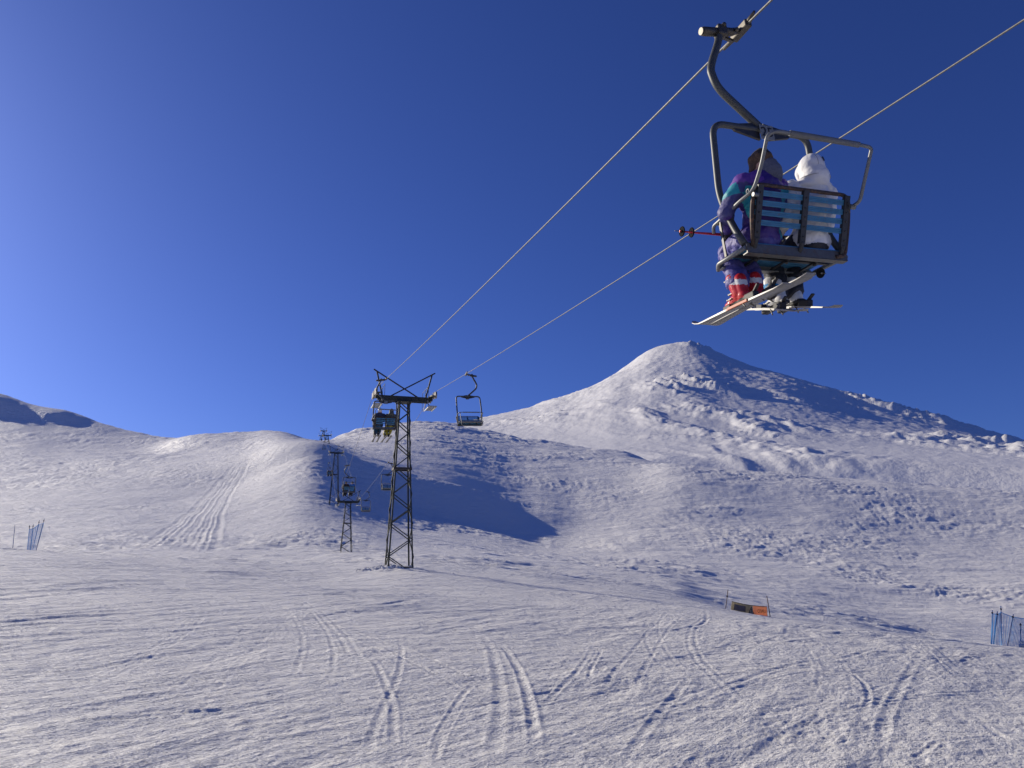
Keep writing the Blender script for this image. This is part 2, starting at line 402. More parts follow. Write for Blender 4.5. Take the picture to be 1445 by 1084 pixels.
def zbase(th, r):
    th = np.asarray(th, float); r = np.asarray(r, float); sh = r.shape
    th = np.broadcast_to(th, sh).ravel(); r = r.ravel()
    uth, inv = np.unique(th, return_inverse=True)
    Rk, Zk = [], []
    for nrr in NEAR_R:
        Rk.append(np.full(len(uth), nrr)); Zk.append(near_plane(uth, nrr))
    for k, (t, rr, zz) in enumerate(LA):
        rk, zk = pchip(t, rr, uth), pchip(t, zz, uth)
        if k == 5:                                   # the bank breaks sharply into the slope above it
            r4, z4 = Rk[-1], Zk[-1]
            Rk.append(r4 + 9); Zk.append(z4 + 9 * (zk - z4) / (rk - r4) * 0.9)
        if k == 6:                                   # straight faces up to the skyline, sharp breaks at both ends
            r4, z4 = Rk[-1], Zk[-1]
            for q_ in (0.12, 0.88): Rk.append(r4 + q_ * (rk - r4)); Zk.append(z4 + q_ * (zk - z4))
        Rk.append(rk); Zk.append(zk)
    Rk.append(Rk[-1] + 120); Zk.append(Zk[-1] - 25)
    Rk.append(Rk[-1] + 400); Zk.append(Zk[-1] - 120)
    Rk = np.log(np.array(Rk)); Zk = np.array(Zk)
    Mk = pchip_slopes(Rk, Zk)
    lr = np.clip(np.log(np.maximum(r, 0.61)), Rk[0].min(), None)
    K = len(Rk)
    Rc = Rk[:, inv]
    idx = np.clip((Rc <= lr[None, :]).sum(0) - 1, 0, K - 2)
    ar = np.arange(len(r))
    x0 = Rc[idx, ar]; x1 = Rc[idx + 1, ar]; del Rc
    h = x1 - x0; t = np.clip((lr - x0) / h, 0, 1)
    y0, y1, m0, m1 = Zk[idx, inv], Zk[idx + 1, inv], Mk[idx, inv], Mk[idx + 1, inv]
    z = y0 * (1 + 2 * t) * (1 - t) ** 2 + m0 * h * t * (1 - t) ** 2 + y1 * t * t * (3 - 2 * t) + m1 * h * t * t * (t - 1)
    return z.reshape(sh)
def ground(x, y):
    return float(zbase(np.array([math.atan2(x, y)]), np.array([math.hypot(x, y)]))[0])
_rr = np.geomspace(3, 640, 3000)
def on_ground(px, py, rmin=3.0):
    d = ray(px, py); th = math.atan2(d[0], d[1]); hh = math.hypot(d[0], d[1])
    z = zbase(np.full_like(_rr, th), _rr); zr = d[2] / hh * _rr
    hit = np.where((zr <= z) & (_rr >= rmin))[0]
    r = _rr[hit[0]] if len(hit) else 640
    return (r * math.sin(th), r * math.cos(th))

def polyline_groove(X, Y, H, pts, width, depth, rim, wob=0.0, wf=0.9):
    P = np.array([[p.x, p.y] for p in smooth_path([(a, b, 0) for a, b in pts], 10)])
    x0, y0 = P.min(0) - width * 6; x1, y1 = P.max(0) + width * 6
    msk = (X > x0) & (X < x1) & (Y > y0) & (Y < y1)
    if not msk.any(): return
    xs, ys = X[msk], Y[msk]
    if wob: xs = xs + wob * perlin(xs * wf, ys * wf + 40)
    best = np.full(xs.shape, 1e9); along = np.zeros(xs.shape)
    n = len(P) - 1
    for i in range(n):
        a, b = P[i], P[i + 1]; d = b - a; L2 = (d ** 2).sum() + 1e-12
        t = np.clip(((xs - a[0]) * d[0] + (ys - a[1]) * d[1]) / L2, 0, 1)
        dd = (xs - a[0] - t * d[0]) ** 2 + (ys - a[1] - t * d[1]) ** 2
        w = dd < best; best = np.where(w, dd, best); along = np.where(w, (i + t) / n, along)
    e = np.sqrt(best) / width
    fade = sstep(along, 0, 0.25) * sstep(1 - along, 0, 0.25)
    H[msk] += fade * (-depth * np.exp(-e ** 2 * 1.6) + rim * np.exp(-((e - 1.6) / 0.55) ** 2))

# grid of the snow field: fine inside the field of view, coarse all round
FT = R(36.5)
th = np.concatenate([np.linspace(-math.pi, -FT, 62)[:-1], np.linspace(-FT, FT, 930), np.linspace(FT, math.pi, 62)[1:-1]])
rad = np.concatenate([np.geomspace(0.7, 5.6, 24)[:-1], np.geomspace(5.6, 60, 640)[:-1], np.geomspace(60, 620, 430)[:-1], np.geomspace(620, 1150, 28)])
TH, RA = np.meshgrid(th, rad)
X = RA * np.sin(TH); Y = RA * np.cos(TH)
Z = zbase(TH, RA)
# soften the ribs left by the profile lines, across the view
def box_smooth(A, n):
    P = np.concatenate([np.repeat(A[:, :1], n, 1), A, np.repeat(A[:, -1:], n, 1)], 1)
    C = np.cumsum(np.concatenate([np.zeros((len(A), 1)), P], 1), 1)
    return (C[:, 2 * n + 1:] - C[:, :-2 * n - 1]) / (2 * n + 1)
far_rows = rad > 95; fine_cols = slice(61, 61 + 930)
Zs = box_smooth(box_smooth(Z[far_rows, fine_cols], 9), 9)
kf = sstep(rad[far_rows], 95, 130)[:, None] * sstep(np.minimum(np.arange(930), np.arange(930)[::-1]), 0, 20)[None, :]
Z[far_rows, fine_cols] += kf * (Zs - Z[far_rows, fine_cols])
inview = sstep(-np.abs(TH), -R(50), -R(36))
det = 0.25 + 0.75 * inview
H = np.zeros_like(Z)
def patch(mask, fn):
    H[mask] += fn(X[mask], Y[mask], RA[mask])
# side-slip ridges and scraped steps of the piste: long axis about 33 degrees right of forward
def near_relief(x, y, r):
    wx = x + 0.5 * perlin(x * 0.35, y * 0.35); wy = y + 0.5 * perlin(x * 0.35 + 50, y * 0.35)
    s = 0.545 * wx + 0.839 * wy; t = 0.839 * wx - 0.545 * wy
    amp = 0.55 + 0.75 * sstep(perlin(x * 0.13 + 3, y * 0.13), -0.3, 0.6)
    left = sstep(-x, -2.0, 6.0)
    h = amp * (0.020 * ridged(t / 1.3, s / 7.0, 2) + 0.011 * fbm(t / 0.40, s / 1.9, 3, 0.6))
    h += amp * left * 0.021 * ridged(t / 0.62 + 9, s / 8.0, 2)
    h += 0.10 * fbm(x / 9, y / 9, 2)
    clod = sstep(perlin(x * 0.45 + 8, y * 0.45 - 4), -0.05, 0.5)
    h += 0.006 * fbm(t / 0.16, s / 0.40, 3, 0.65) * (0.7 + 0.6 * clod)
    h += 0.003 * clod * ridged(t / 0.22, s / 0.30, 2)
    fade = 1 - sstep(r, 38, 62)
    return h * fade
m = (RA < 64); patch(m, near_relief)
# wind crust of the middle slopes: sastrugi drawn out sideways, larger with distance
def mid_relief(x, y, r):
    k = sstep(r, 36, 70) * (1 - sstep(r, 520, 620))
    wx = x + 4 * perlin(x * 0.03, y * 0.03); wy = y + 4 * perlin(x * 0.03 + 9, y * 0.03)
    patchy = 0.35 + 0.9 * sstep(fbm(x / 45 + 7, y / 45, 2), -0.3, 0.6)
    h = 0.20 * patchy * ridged(wx / 8, wy / 3.4, 3, 0.62)
    h += 0.18 * patchy * np.maximum(0, perlin(wx / 3.4 + 20, wy / 2.6) - 0.22)
    h += 0.34 * fbm(wx / 34, wy / 20, 3, 0.5)
    lump = sstep(perlin(x / 30 - 5, y / 24 + 11), 0.12, 0.5)
    h += lump * 0.07 * np.maximum(0, fbm(x / 5.5, y / 4.0, 3, 0.6))
    right = sstep(x, -20, 30)
    h += right * 0.36 * np.maximum(0, ridged(wx / 46 + 0.6 * wy / 46, wy / 21, 3, 0.5) - 0.35)
    far = sstep(r, 220, 420)
    h += far * (0.9 - 0.6 * sstep(-x, 150, 220)) * fbm(wx / 30, wy / 18, 4, 0.55)
    return h * k
m = (RA > 36) & (RA < 620); patch(m, mid_relief)
# skyline roughness
m = (RA > 380) & (RA < 700)
patch(m, lambda x, y, r: (1.1 - 0.85 * sstep(-x, 100, 160)) * sstep(r, 380, 470) * (1 - sstep(r, 620, 690)) * fbm(x / 22, y / 22, 4, 0.6))
H *= det
# ski tracks on the near snow, drawn as grooves with thrown-up rims
TRACKS = [
 ([(668,878),(692,918),(702,958),(706,1000),(700,1045),(694,1084)], 0.13, 0.05, 0.03),
 ([(700,905),(722,932),(738,965),(750,1010),(757,1084)], 0.10, 0.05, 0.05),
 ([(672,962),(652,985),(625,1025),(606,1084)], 0.07, 0.04, 0.03),
 ([(660,985),(640,1012),(622,1050),(612,1084)], 0.06, 0.035, 0.025),
 ([(513,928),(535,952),(552,995),(558,1084)], 0.08, 0.04, 0.03),
 ([(562,888),(566,925),(560,965),(540,1000),(526,1040),(520,1084)], 0.08, 0.035, 0.025),
 ([(840,902),(822,940),(795,970),(755,1005)], 0.07, 0.025, 0.03),
 ([(850,912),(838,940),(828,962)], 0.06, 0.04, 0.03),
 ([(985,945),(950,985),(905,1035),(872,1084)], 0.09, 0.022, 0.03),
 ([(960,1000),(1040,963),(1130,934),(1205,926),(1290,905)], 0.12, 0.06, 0.04),
 ([(1300,925),(1282,945),(1262,982),(1246,1022),(1243,1084)], 0.12, 0.04, 0.04),
 ([(1092,1040),(1130,1020),(1168,1000)], 0.08, 0.02, 0.03),
 ([(1285,1068),(1305,1058),(1325,1042)], 0.07, 0.05, 0.04),
 ([(1190,942),(1215,958),(1226,982),(1212,1010)], 0.08, 0.035, 0.03),
 ([(996,862),(996,876),(975,886),(930,893)], 0.12, 0.06, 0.05),
 ([(580,865),(612,878),(628,884)], 0.09, 0.05, 0.04),
 ([(0,1034),(120,1022),(260,1010),(415,996)], 0.12, 0.06, 0.04),
 ([(0,950),(120,944),(250,922),(430,905)], 0.14, 0.06, 0.05),
 ([(330,884),(400,881),(455,884)], 0.16, 0.08, 0.05),
 ([(450,985),(520,990),(600,984),(680,988)], 0.06, 0.03, 0.02),
 ([(740,972),(800,970),(880,962),(950,962)], 0.06, 0.035, 0.02),
 ([(430,872),(520,868),(610,860)], 0.16, 0.06, 0.04),
 ([(1380,1010),(1410,1035),(1445,1046)], 0.09, 0.05, 0.03),
]
for pts, w, d, rim in TRACKS:
    polyline_groove(X, Y, H, [on_ground(*p) for p in pts], w * 0.45, d * 0.14, rim * 0.17, 0.012)
# many faint paired ski lines
trk = random.Random(5)
for k in range(30):
    x, y = on_ground(trk.uniform(-60, 1500), trk.uniform(930, 1110)); az = R(trk.uniform(-25, 62)); cur = trk.uniform(-0.03, 0.03)
    if math.hypot(x, y) > 40: continue
    L = trk.uniform(9, 30); n_ = 14; line = []; dep = trk.uniform(0.002, 0.0055); gap = trk.uniform(0.14, 0.45)
    for i in range(n_):
        line.append((x, y, az)); x += math.sin(az) * L / n_; y += math.cos(az) * L / n_; az += cur * L / n_
    for s_ in (-1, 1):
        polyline_groove(X, Y, H, [(a + math.cos(t_) * gap / 2 * s_, b - math.sin(t_) * gap / 2 * s_) for a, b, t_ in line], 0.035, dep, dep * 0.9, 0.01)
# piste machine track climbing the left slope
EL = [(172,785),(222,757),(262,728),(300,690),(326,662),(345,643)]
ER = [(300,787),(306,758),(315,722),(330,690),(346,662),(357,644)]
GL = [on_ground(*p, rmin=70) for p in EL]; GR = [on_ground(*p, rmin=70) for p in ER]
for k, w in ((0.0, .7), (0.10, .45), (0.2, .35), (0.33, .5), (0.45, .3), (0.52, .5), (0.66, .35), (0.74, .55), (0.86, .35), (1.0, .7)):
    pts = [(a[0] * (1 - k) + b[0] * k, a[1] * (1 - k) + b[1] * k) for a, b in zip(GL, GR)]
    polyline_groove(X, Y, H, pts, w * 0.75, 0.08 * w + 0.02 + random.uniform(-.015, .02), random.uniform(0.02, 0.06), 0.35, 0.06)
# drift piled round the foot of the near tower
T1 = at_dist(558, 808, 41.0)
dd2 = (X - T1.x) ** 2 * 0.6 + (Y - T1.y) ** 2 * 0.7
H += 0.22 * np.exp(-dd2 / 1.6) * (1 + 0.8 * perlin(X * 1.6, Y * 1.6))
snow_me = fast_grid('snow_field', X, Y, Z + H, M['snow'], close=True)
snow_field = tag(link('snow_field', snow_me), kind='structure')
del TH, RA

# ------------------------------------------------------------------ the volcano cone
PK = at_dist(960, 485, 1800.0)
PROF = {  # compass direction round the summit -> (distance, drop)
 'right': ([0,43,102,236,402,567,803,1400,2600],[0,4,34,78,130,179,238,380,620]),
 'front': ([0,50,120,260,480,800,1150,1500,2600],[0,4,24,84,165,285,405,480,560]),
 'left':  ([0,52,104,180,253,300,360,448,542,700,1200,2600],[0,8,31,80,127,142,156,179,197,240,400,560]),
 'back':  ([0,60,150,300,600,1000,1500,2000,2600],[0,10,60,150,320,500,650,760,860]),
}
mth = np.linspace(R(-19), R(42), 640)
mr = np.geomspace(450, 2400, 240)
TH, RA = np.meshgrid(mth, mr)
X = RA * np.sin(TH); Y = RA * np.cos(TH)
dx, dy = X - PK.x, Y - PK.y
warp = 60 * perlin(X / 260, Y / 260)
D = np.hypot(dx, dy); PH = np.arctan2(dy, dx)          # 0 = right, -90 = front
def lobe(c, p=1.6): return np.maximum(0, np.cos(PH - c)) ** p
W = [lobe(0), lobe(-math.pi / 2), lobe(math.pi), lobe(math.pi / 2)]
drop = sum(w * pchip(*PROF[k], D) for w, k in zip(W, ('right', 'front', 'left', 'back'))) / sum(W)
Z = PK.z - drop
SKY = [(380,650),(440,634),(475,624),(530,608),(575,600),(600,599),(644,597),(680,589.5),(700,585),(752,574),(776,566),(803,559),(849,538),(886,515),(903,502),(918,493),(935,487.5),(948,485),(960,484),(973,484.5),(987,488),(1001,493.5),(1028,504),(1065,517.5),(1111,530),(1162,547),(1217,563.5),(1277,579.6),(1332,593.5),(1443,623),(1600,662)]
sk_t, sk_k = [], []
for px_, py_ in SKY:
    d_ = ray(px_, py_); sk_t.append(math.atan2(d_[0], d_[1])); sk_k.append(d_[2] / d_[1])
want = pchip(sk_t, sk_k, mth); have = (Z / Y).max(0)
dlt = want - have
for _ in range(2): dlt = np.convolve(np.pad(dlt, 5, mode='edge'), np.ones(11) / 11, mode='valid')
Z = Z + Y * dlt[None, :] * sstep(RA, 500, 1250)      # bring the ridge line to its measured height in every direction
# ribs running straight down the slope, rime lumps, rocky buttresses at the foot
rib = fbm(PH * 9 + 0.003 * warp, D / 900, 3, 0.55)
Zn = 1.1 * sstep(D, 60, 400) * rib
Zn += 0.8 * sstep(D, 30, 200) * fbm(X / 70 + warp / 120, Y / 110, 5, 0.55)
u_ = 0.45 * X - 0.89 * Y; w_ = 0.89 * X + 0.45 * Y       # buttress axis
lump = sstep(perlin(X / 170 + 3, Y / 200 + 1), 0.2, 0.5)
Zn += 2.6 * lump * np.maximum(0, ridged(w_ / 42, u_ / 150, 4, 0.55)) * sstep(D, 90, 300)
foot = sstep(drop, 120, 240)
butt = np.maximum(0, ridged(w_ / 75 + 0.5 * perlin(u_ / 150, w_ / 150), u_ / 330 + 2, 4, 0.52) - 0.3)
Zb = (9 + 4 * fbm(X / 22, Y / 22, 3, 0.6)) * foot * butt * sstep(X, 60, 240) * sstep(perlin(X / 260 + 4, Y / 300), -0.25, 0.35)
capm = np.exp(-((X - (PK.x + 15)) ** 2 + (Y - (PK.y - 110)) ** 2) / (2 * 32 ** 2))
Zn += 6 * capm * np.maximum(0, ridged(X / 30, Y / 40, 3, 0.6)) + 0.8 * fbm(X / 14, Y / 18, 3, 0.6)
Z = Z + Zb * sstep(RA, 470, 600) * (0.38 + 0.62 * sstep(RA, 620, 1050)) + Zn * (0.25 + 0.75 * sstep(RA, 750, 1150)) - 75 * (1 - sstep(RA, 440, 600))
vol_me = fast_grid('volcano_cone', X, Y, Z, M['snow_far'])
rock = 0.30 * foot * sstep(butt, 0.25, 0.9) * sstep(X, 240, 600) + 0.62 * sstep(X / Y, 0.47, 0.58) * sstep(fbm(X / 60, Y / 60, 3), -0.1, 0.45)
att = vol_me.attributes.new('rock', 'FLOAT', 'POINT'); att.data.foreach_set('value', rock.astype(np.float32).ravel())
tag(link('volcano_cone', vol_me), kind='structure')
del X, Y, Z, TH, RA, D, PH

# ------------------------------------------------------------------ the chairlift line: where each tower carries the ropes
TOWERS = [  # left sheave, right sheave
 (at_dist(529, 549, 40.6), at_dist(611, 555, 41.5)),
 (at_dist(475, 704, 102.6), at_dist(508, 703, 103.5)),
 (at_dist(464.5, 636, 166.5), at_dist(485, 636.5, 167.5)),
 (at_dist(455.5, 613, 262), at_dist(468, 612.5, 263)),
 (at_dist(452, 607, 340), at_dist(461.5, 606.5, 341)),
 (at_dist(449.5, 614, 420), at_dist(457, 613.5, 421)),
]
GRIP = Vector((2.188, 6.403, 4.883))
def extend_back(a, b, Yq):                        # straight on from b through a to forward distance Yq
    t = (Yq - a.y) / (b.y - a.y); return a + (b - a) * t
RG = at_dist(1445, 28, 6.95)
ROPE_PTS = [
 [extend_back(GRIP, TOWERS[0][0], -34), GRIP] + [t[0] for t in TOWERS],
 [extend_back(RG, TOWERS[0][1], -34), RG] + [t[1] for t in TOWERS],
]
SAG = [0.0, 0.10, 0.45, 0.5, 0.8, 0.8, 0.8]
def rope_at(side, Yq):
    P = ROPE_PTS[side]
    for i in range(len(P) - 1):
        if Yq <= P[i + 1].y or i == len(P) - 2:
            t = (Yq - P[i].y) / (P[i + 1].y - P[i].y)
            p = P[i].lerp(P[i + 1], t); p.z -= 4 * SAG[i] * t * (1 - t); return p
def rope_mesh(side):
    mb = MB(); rad = 0.0112
    ys = np.concatenate([np.arange(-34, 3, 1.0), np.arange(3, 30, 0.028), np.arange(30, 60, 0.5), np.arange(60, 420, 3.0)])
    n = 18; lay = 0.30; vs = []; fs = []
    s_acc = 0.0; prev = None
    for y in ys:
        p = rope_at(side, float(y))
        q = rope_at(side, float(y) + 0.05); t = (q - p).normalized()
        if prev is not None: s_acc += (p - prev).length
        prev = p
        u = Vector((0, 0, 1)); u = (u - t * u.dot(t)).normalized(); w = t.cross(u)
        for j in range(n):
            a = 2 * math.pi * j / n
            r = rad * (0.86 + 0.18 * abs(math.cos(3 * (a + 2 * math.pi * s_acc / lay)))) if 2.9 < y < 30 else rad
            vs.append(p + (u * math.cos(a) + w * math.sin(a)) * r)
    k = len(ys)
    fs = [(i * n + j, i * n + (j + 1) % n, (i + 1) * n + (j + 1) % n, (i + 1) * n + j) for i in range(k - 1) for j in range(n)]
    mb.add(vs, fs, 0, True); return mb
tag(rope_mesh(0).build('haul_rope', M['rope']), 'steel haul rope of the loaded uphill side, carrying the near chair', 'cable')
tag(rope_mesh(1).build('haul_rope', M['rope']), 'steel haul rope of the downhill side with only empty chairs', 'cable')

# ------------------------------------------------------------------ lattice towers
unit_bar = MB(); unit_bar.box((0, 0, 0.5), (1, 1, 1)); UNIT = unit_bar.mesh('angle_bar', M['steel'])
UNIT_D = unit_bar.mesh('angle_bar_dark', M['steel_dark'])
def bar_obj(name, a, b, w, parent, me=None, h=None):
    a, b = Vector(a), Vector(b); d = b - a
    o = link(name, me or UNIT, parent)
    o.location = a; o.rotation_mode = 'QUATERNION'; o.rotation_quaternion = d.to_track_quat('Z', 'Y'); o.scale = (w, h or w, d.length)
    return o
sheave_mb = MB(); sheave_mb.tube([(-0.045, 0, 0), (-0.03, 0, 0), (-0.025, 0, 0), (0.025, 0, 0), (0.03, 0, 0), (0.045, 0, 0)], [0.19, 0.19, 0.165, 0.165, 0.19, 0.19], 24)
SHEAVE = sheave_mb.mesh('sheave', M['sheave'])
def make_tower(i, label, panels, wb, wt, fine):
    Lp, Rp = TOWERS[i]; c = (Lp + Rp) / 2
    ax = Rp - Lp; yaw = math.atan2(ax.y, ax.x); g = math.hypot(ax.x, ax.y) / 2
    gz = ground(c.x, c.y) - 0.1
    H = c.z - 0.48 - gz                                   # height of the cross beam centre
    root = empty('lift_tower', Matrix.Translation((c.x, c.y, gz)) @ Matrix.Rotation(yaw, 4, 'Z'))
    tag(root, label, 'lift tower', 'lattice towers of the chairlift')
    hb = H - 0.18
    def corner(k, z):
        t = z / hb; w = (wb * (1 - t) ** 1.15 + wt * (1 - (1 - t) ** 1.15)) / 2
        return Vector((w * (1, -1, -1, 1)[k], w * (1, 1, -1, -1)[k], z))
    lw = 0.075 if fine else 0.10
    zs = [0.0]; st = [1.0 - 0.45 * k / panels for k in range(panels)]
    for s_ in st: zs.append(zs[-1] + s_)
    zs = [z / zs[-1] * hb for z in zs]
    for k in range(4):
        if fine:
            mb = MB()
            for a, b in zip(zs[:-1], zs[1:]):
                # an L-shaped angle: two flanges
                p, q = corner(k, a), corner(k, b); sx = -1 if p.x > 0 else 1; sy = -1 if p.y > 0 else 1
                mb.bar(p + Vector((sx * lw / 2, 0, 0)), q + Vector((sx * lw / 2, 0, 0)), 0.014, lw, up=(1, 0, 0))
                mb.bar(p + Vector((0.003 * sx, sy * lw / 2, 0)), q + Vector((0.003 * sx, sy * lw / 2, 0)), lw, 0.014, up=(1, 0, 0))
            mb.build('leg', M['steel'], root)
        else:
            bar_obj('leg', corner(k, 0), corner(k, hb), lw, root)
    bw = 0.052
    for k in range(4):
        k2 = (k + 1) % 4
        for n_, (a, b) in enumerate(zip(zs[:-1], zs[1:])):
            p, q = (corner(k, a), corner(k2, b)) if (n_ + (k // 2)) % 2 == 0 else (corner(k2, a), corner(k, b))
            out = (corner(k, a) + corner(k2, a)); out.z = 0; out = out.normalized() * 0.012
            bar_obj('brace', p + out, q + out, bw, root, h=0.05)
    zc = hb * 0.60; mb = MB()
    for k in range(4): mb.bar(corner(k, zc), corner((k + 1) % 4, zc), 0.12, 0.12)
    mb.build('splice_collar', M['steel_dark'], root)
    mb = MB(); mb.box((0, 0, hb + 0.01), (wt + 0.24, wt + 0.24, 0.03)); mb.build('head_plate', M['steel'], root)
    # cross beam: two channels with stiffeners
    mb = MB()
    for sy in (-1, 1):
        mb.box((0, sy * 0.15, H + 0.02), (2 * g - 0.5, 0.012, 0.27))
        mb.box((0, sy * 0.12, H + 0.16), (2 * g - 0.5, 0.07, 0.014)); mb.box((0, sy * 0.12, H - 0.12), (2 * g - 0.5, 0.07, 0.014))
    for k in range(7):
        mb.box((-g + 0.4 + k * (2 * g - 0.8) / 6, -0.165, H + 0.02), (0.02, 0.018, 0.25))
    mb.build('cross_beam', M['steel'], root)
    # lifting frame: two posts leaning outwards with crossing struts
    for s_ in (-1, 1):
        bar_obj('frame_post', (s_ * (g - 0.42), 0, H + 0.10), (s_ * (g - 0.07), 0, H + 1.52), 0.08, root)
        bar_obj('frame_strut', (s_ * (g + 0.10), 0.02 * s_, H + 1.60), (-s_ * (g - 0.85), 0.02 * s_, H + 0.16), 0.065, root, UNIT_D)
    for s_, P in ((-1, Lp), (1, Rp)):
        ro = P - Vector((c.x, c.y, gz)); zr = P.z - gz
        xs = s_ * g
        nxt = rope_at(0 if s_ < 0 else 1, P.y + 1.5); prv = rope_at(0 if s_ < 0 else 1, P.y - 1.5)
        mb = MB(); path = []
        def rz(y):
            q = nxt if y > 0 else prv
            return zr + (q.z - P.z) * abs(y) / 1.5
        inner = xs - s_ * 0.14
        mb.bar((inner, -1.0, rz(-1.0) - 0.24), (inner, -0.02, zr - 0.22), 0.05, 0.16, up=(1, 0, 0))
        mb.bar((inner, 0.02, zr - 0.22), (inner, 1.0, rz(1.0) - 0.24), 0.05, 0.16, up=(1, 0, 0))
        mb.box((xs - s_ * 0.34, 0, H + 0.03), (0.40, 0.22, 0.22)); mb.bar((inner, 0, H), (inner, 0, zr - 0.2), 0.09, 0.2)
        asm = mb.build('sheave_train', M['steel'], root)
        for k, y in enumerate((-0.84, -0.40, 0.40, 0.84) if fine else (-0.6, 0.6)):
            o = link('sheave', SHEAVE, asm); o.location = (xs, y, rz(y) - 0.19)
        # catwalk hung below the sheaves
        mb = MB()
        for k in range(8): mb.box((xs - s_ * 0.12, -0.7 + 0.2 * k, H - 0.40), (0.44, 0.05, 0.03))
        for e in (-0.2, 0.2): mb.box((xs - s_ * 0.12 + e, 0, H - 0.425), (0.035, 1.5, 0.05))
        for y in (-0.9, 0.9): mb.bar((xs - s_ * 0.36, y, H - 0.45), (xs - s_ * 0.36, y * 0.25, H - 0.02), 0.03)
        mb.build('catwalk', M['catwalk'], root)
        if fine:
            mb = MB()
            for y in (-0.95, 0, 0.95): mb.bar((xs - s_ * 0.42, y, H - 0.42), (xs - s_ * 0.42, y, H + 0.62), 0.02)
            mb.bar((xs - s_ * 0.42, -0.95, H + 0.62), (xs - s_ * 0.42, 0.95, H + 0.62), 0.02)
            mb.build('hand_rail', M['steel'], root)
    return root, gz
make_tower(0, 'tall dark lattice tower nearest the camera, broken snow round its foot', 13, 1.36, 0.58, True)
make_tower(1, 'short lattice tower standing behind and left of the tall near tower', 9, 1.5, 0.72, True)
make_tower(2, 'lattice tower at the edge of the shaded bank, third up the line', 9, 1.9, 0.7, False)
make_tower(3, 'small far lattice tower fourth up the line, in front of the skyline', 7, 1.7, 0.7, False)
make_tower(4, 'fifth lattice tower up the line, its head just above the skyline', 7, 1.7, 0.7, False)
make_tower(5, 'farthest lattice tower, only its head showing over the skyline', 7, 1.7, 0.7, False)
# concrete foot and broken snow at the near tower
fx, fy = T1.x + 0.62, T1.y - 0.62
mb = MB(); mb.box((0, 0, 0.06), (0.7, 0.5, 0.34), bev=0.04)
foot_o = mb.build('footing', M['concrete']); foot_o.location = (fx, fy, ground(fx, fy) + 0.05); foot_o.rotation_euler = (0.05, 0.06, 0.3)
tag(foot_o, 'low dark concrete footing half buried at the right foot of the near tower', 'footing')
mb = MB()
for k in range(330):
    a = random.uniform(0, 2 * math.pi); d = abs(random.gauss(0, 0.8)) + 0.12
    x = T1.x - 0.5 + math.cos(a) * d * 1.5; y = T1.y - 0.5 + math.sin(a) * d * 0.8; s_ = random.uniform(0.03, 0.16) * (1.3 if d < 1 else 0.8)
    z = ground(x, y) + 0.22 * math.exp(-((x - T1.x) ** 2 * 0.6 + (y - T1.y) ** 2 * 0.7) / 1.6)
    rot = Euler((random.random() * 6, random.random() * 6, random.random() * 6)).to_matrix()
    bm = bmesh.new(); bmesh.ops.create_icosphere(bm, subdivisions=1, radius=1)
    for v in bm.verts: v.co = rot @ Vector((v.co.x * random.uniform(.8, 1.3), v.co.y * random.uniform(.7, 1.1), v.co.z * random.uniform(.5, .8))) * s_
    bm.verts.index_update()
    mb.add([v.co + Vector((x, y, z)) for v in bm.verts], [[v.index for v in f.verts] for f in bm.faces]); bm.free()
tag(mb.build('snow_rubble', M['snow']), 'broken blocks of snow heaped round the foot of the near tower', 'snow rubble', kind='stuff')

# ------------------------------------------------------------------ chairs (local: x right, y forward, z up, origin at the rope grip)
HW, SY0, SZ0, SY1, SZ1 = 0.52, -0.16, -2.356, 0.26, -2.338
BY, BZ = -0.346, -1.900
def backpt(x, s):                                   # s = 0 at the seat, 1 at the top rail
    return Vector((x, SY0 + (BY - SY0) * s, SZ0 + (BZ - SZ0) * s))
def text_mesh(txt, size, material, depth=0.002):
    cu = bpy.data.curves.new('lettering', 'FONT'); cu.body = txt; cu.size = size; cu.align_x = 'CENTER'; cu.align_y = 'CENTER'; cu.extrude = depth
    o = bpy.data.objects.new('lettering', cu); col.objects.link(o); bpy.context.view_layer.update()
    me = bpy.data.meshes.new_from_object(o.evaluated_get(bpy.context.evaluated_depsgraph_get()))
    bpy.data.objects.remove(o); me.materials.clear(); me.materials.append(material); return me
CH = {}
mb = MB(); mb.tube(smooth_path([(-0.262, 0, -0.06), (-0.30, 0, -0.20), (-0.425, 0, -0.48), (-0.43, 0, -0.60), (-0.375, 0, -0.73), (-0.22, 0, -0.877), (0.015, 0, -1.085)], 7), 0.036, 14)
CH['hanger'] = mb.mesh('hanger', M['hanger'])
mb = MB()
mb.tube([(-0.46, 0, -0.112), (-0.45, 0, -0.110), (-0.45, 0, -0.110), (-0.30, 0, -0.088)], [0.03, 0.03, 0.042, 0.042], 16)
mb.tube([(-0.46, 0, -0.112), (-0.475, 0, -0.114)], 0.034, 16)
mb.box((-0.25, 0, -0.075), (0.10, 0.10, 0.11), bev=0.015)
mb.tube([(-0.22, 0, -0.07), (-0.12, 0, -0.05), (-0.05, 0, -0.02)], [0.045, 0.038, 0.03], 12)
mb.box((-0.005, 0, -0.012), (0.075, 0.24, 0.075), bev=0.012)
mb.tube([(-0.03, -0.24, 0.0), (0, -0.12, 0.0), (0, 0.12, 0), (-0.0, 0.28, 0.0)], [0.012, 0.03, 0.03, 0.014], 10)
mb.bar((-0.27, 0, -0.12), (-0.04, 0.10, -0.055), 0.028); mb.ball((-0.235, -0.05, -0.03), 0.022); mb.ball((-0.10, -0.055, -0.06), 0.02)
CH['grip'] = mb.mesh('grip', M['grip'])
mb = MB()
fpath = [(-HW, -0.13, -2.352), (-HW, -0.02, -2.12), (-0.545, 0.055, -1.80), (-0.53, 0.0, -1.10), (0.53, 0.0, -1.09), (0.545, 0.055, -1.80), (HW, -0.02, -2.12), (HW, -0.13, -2.352)]
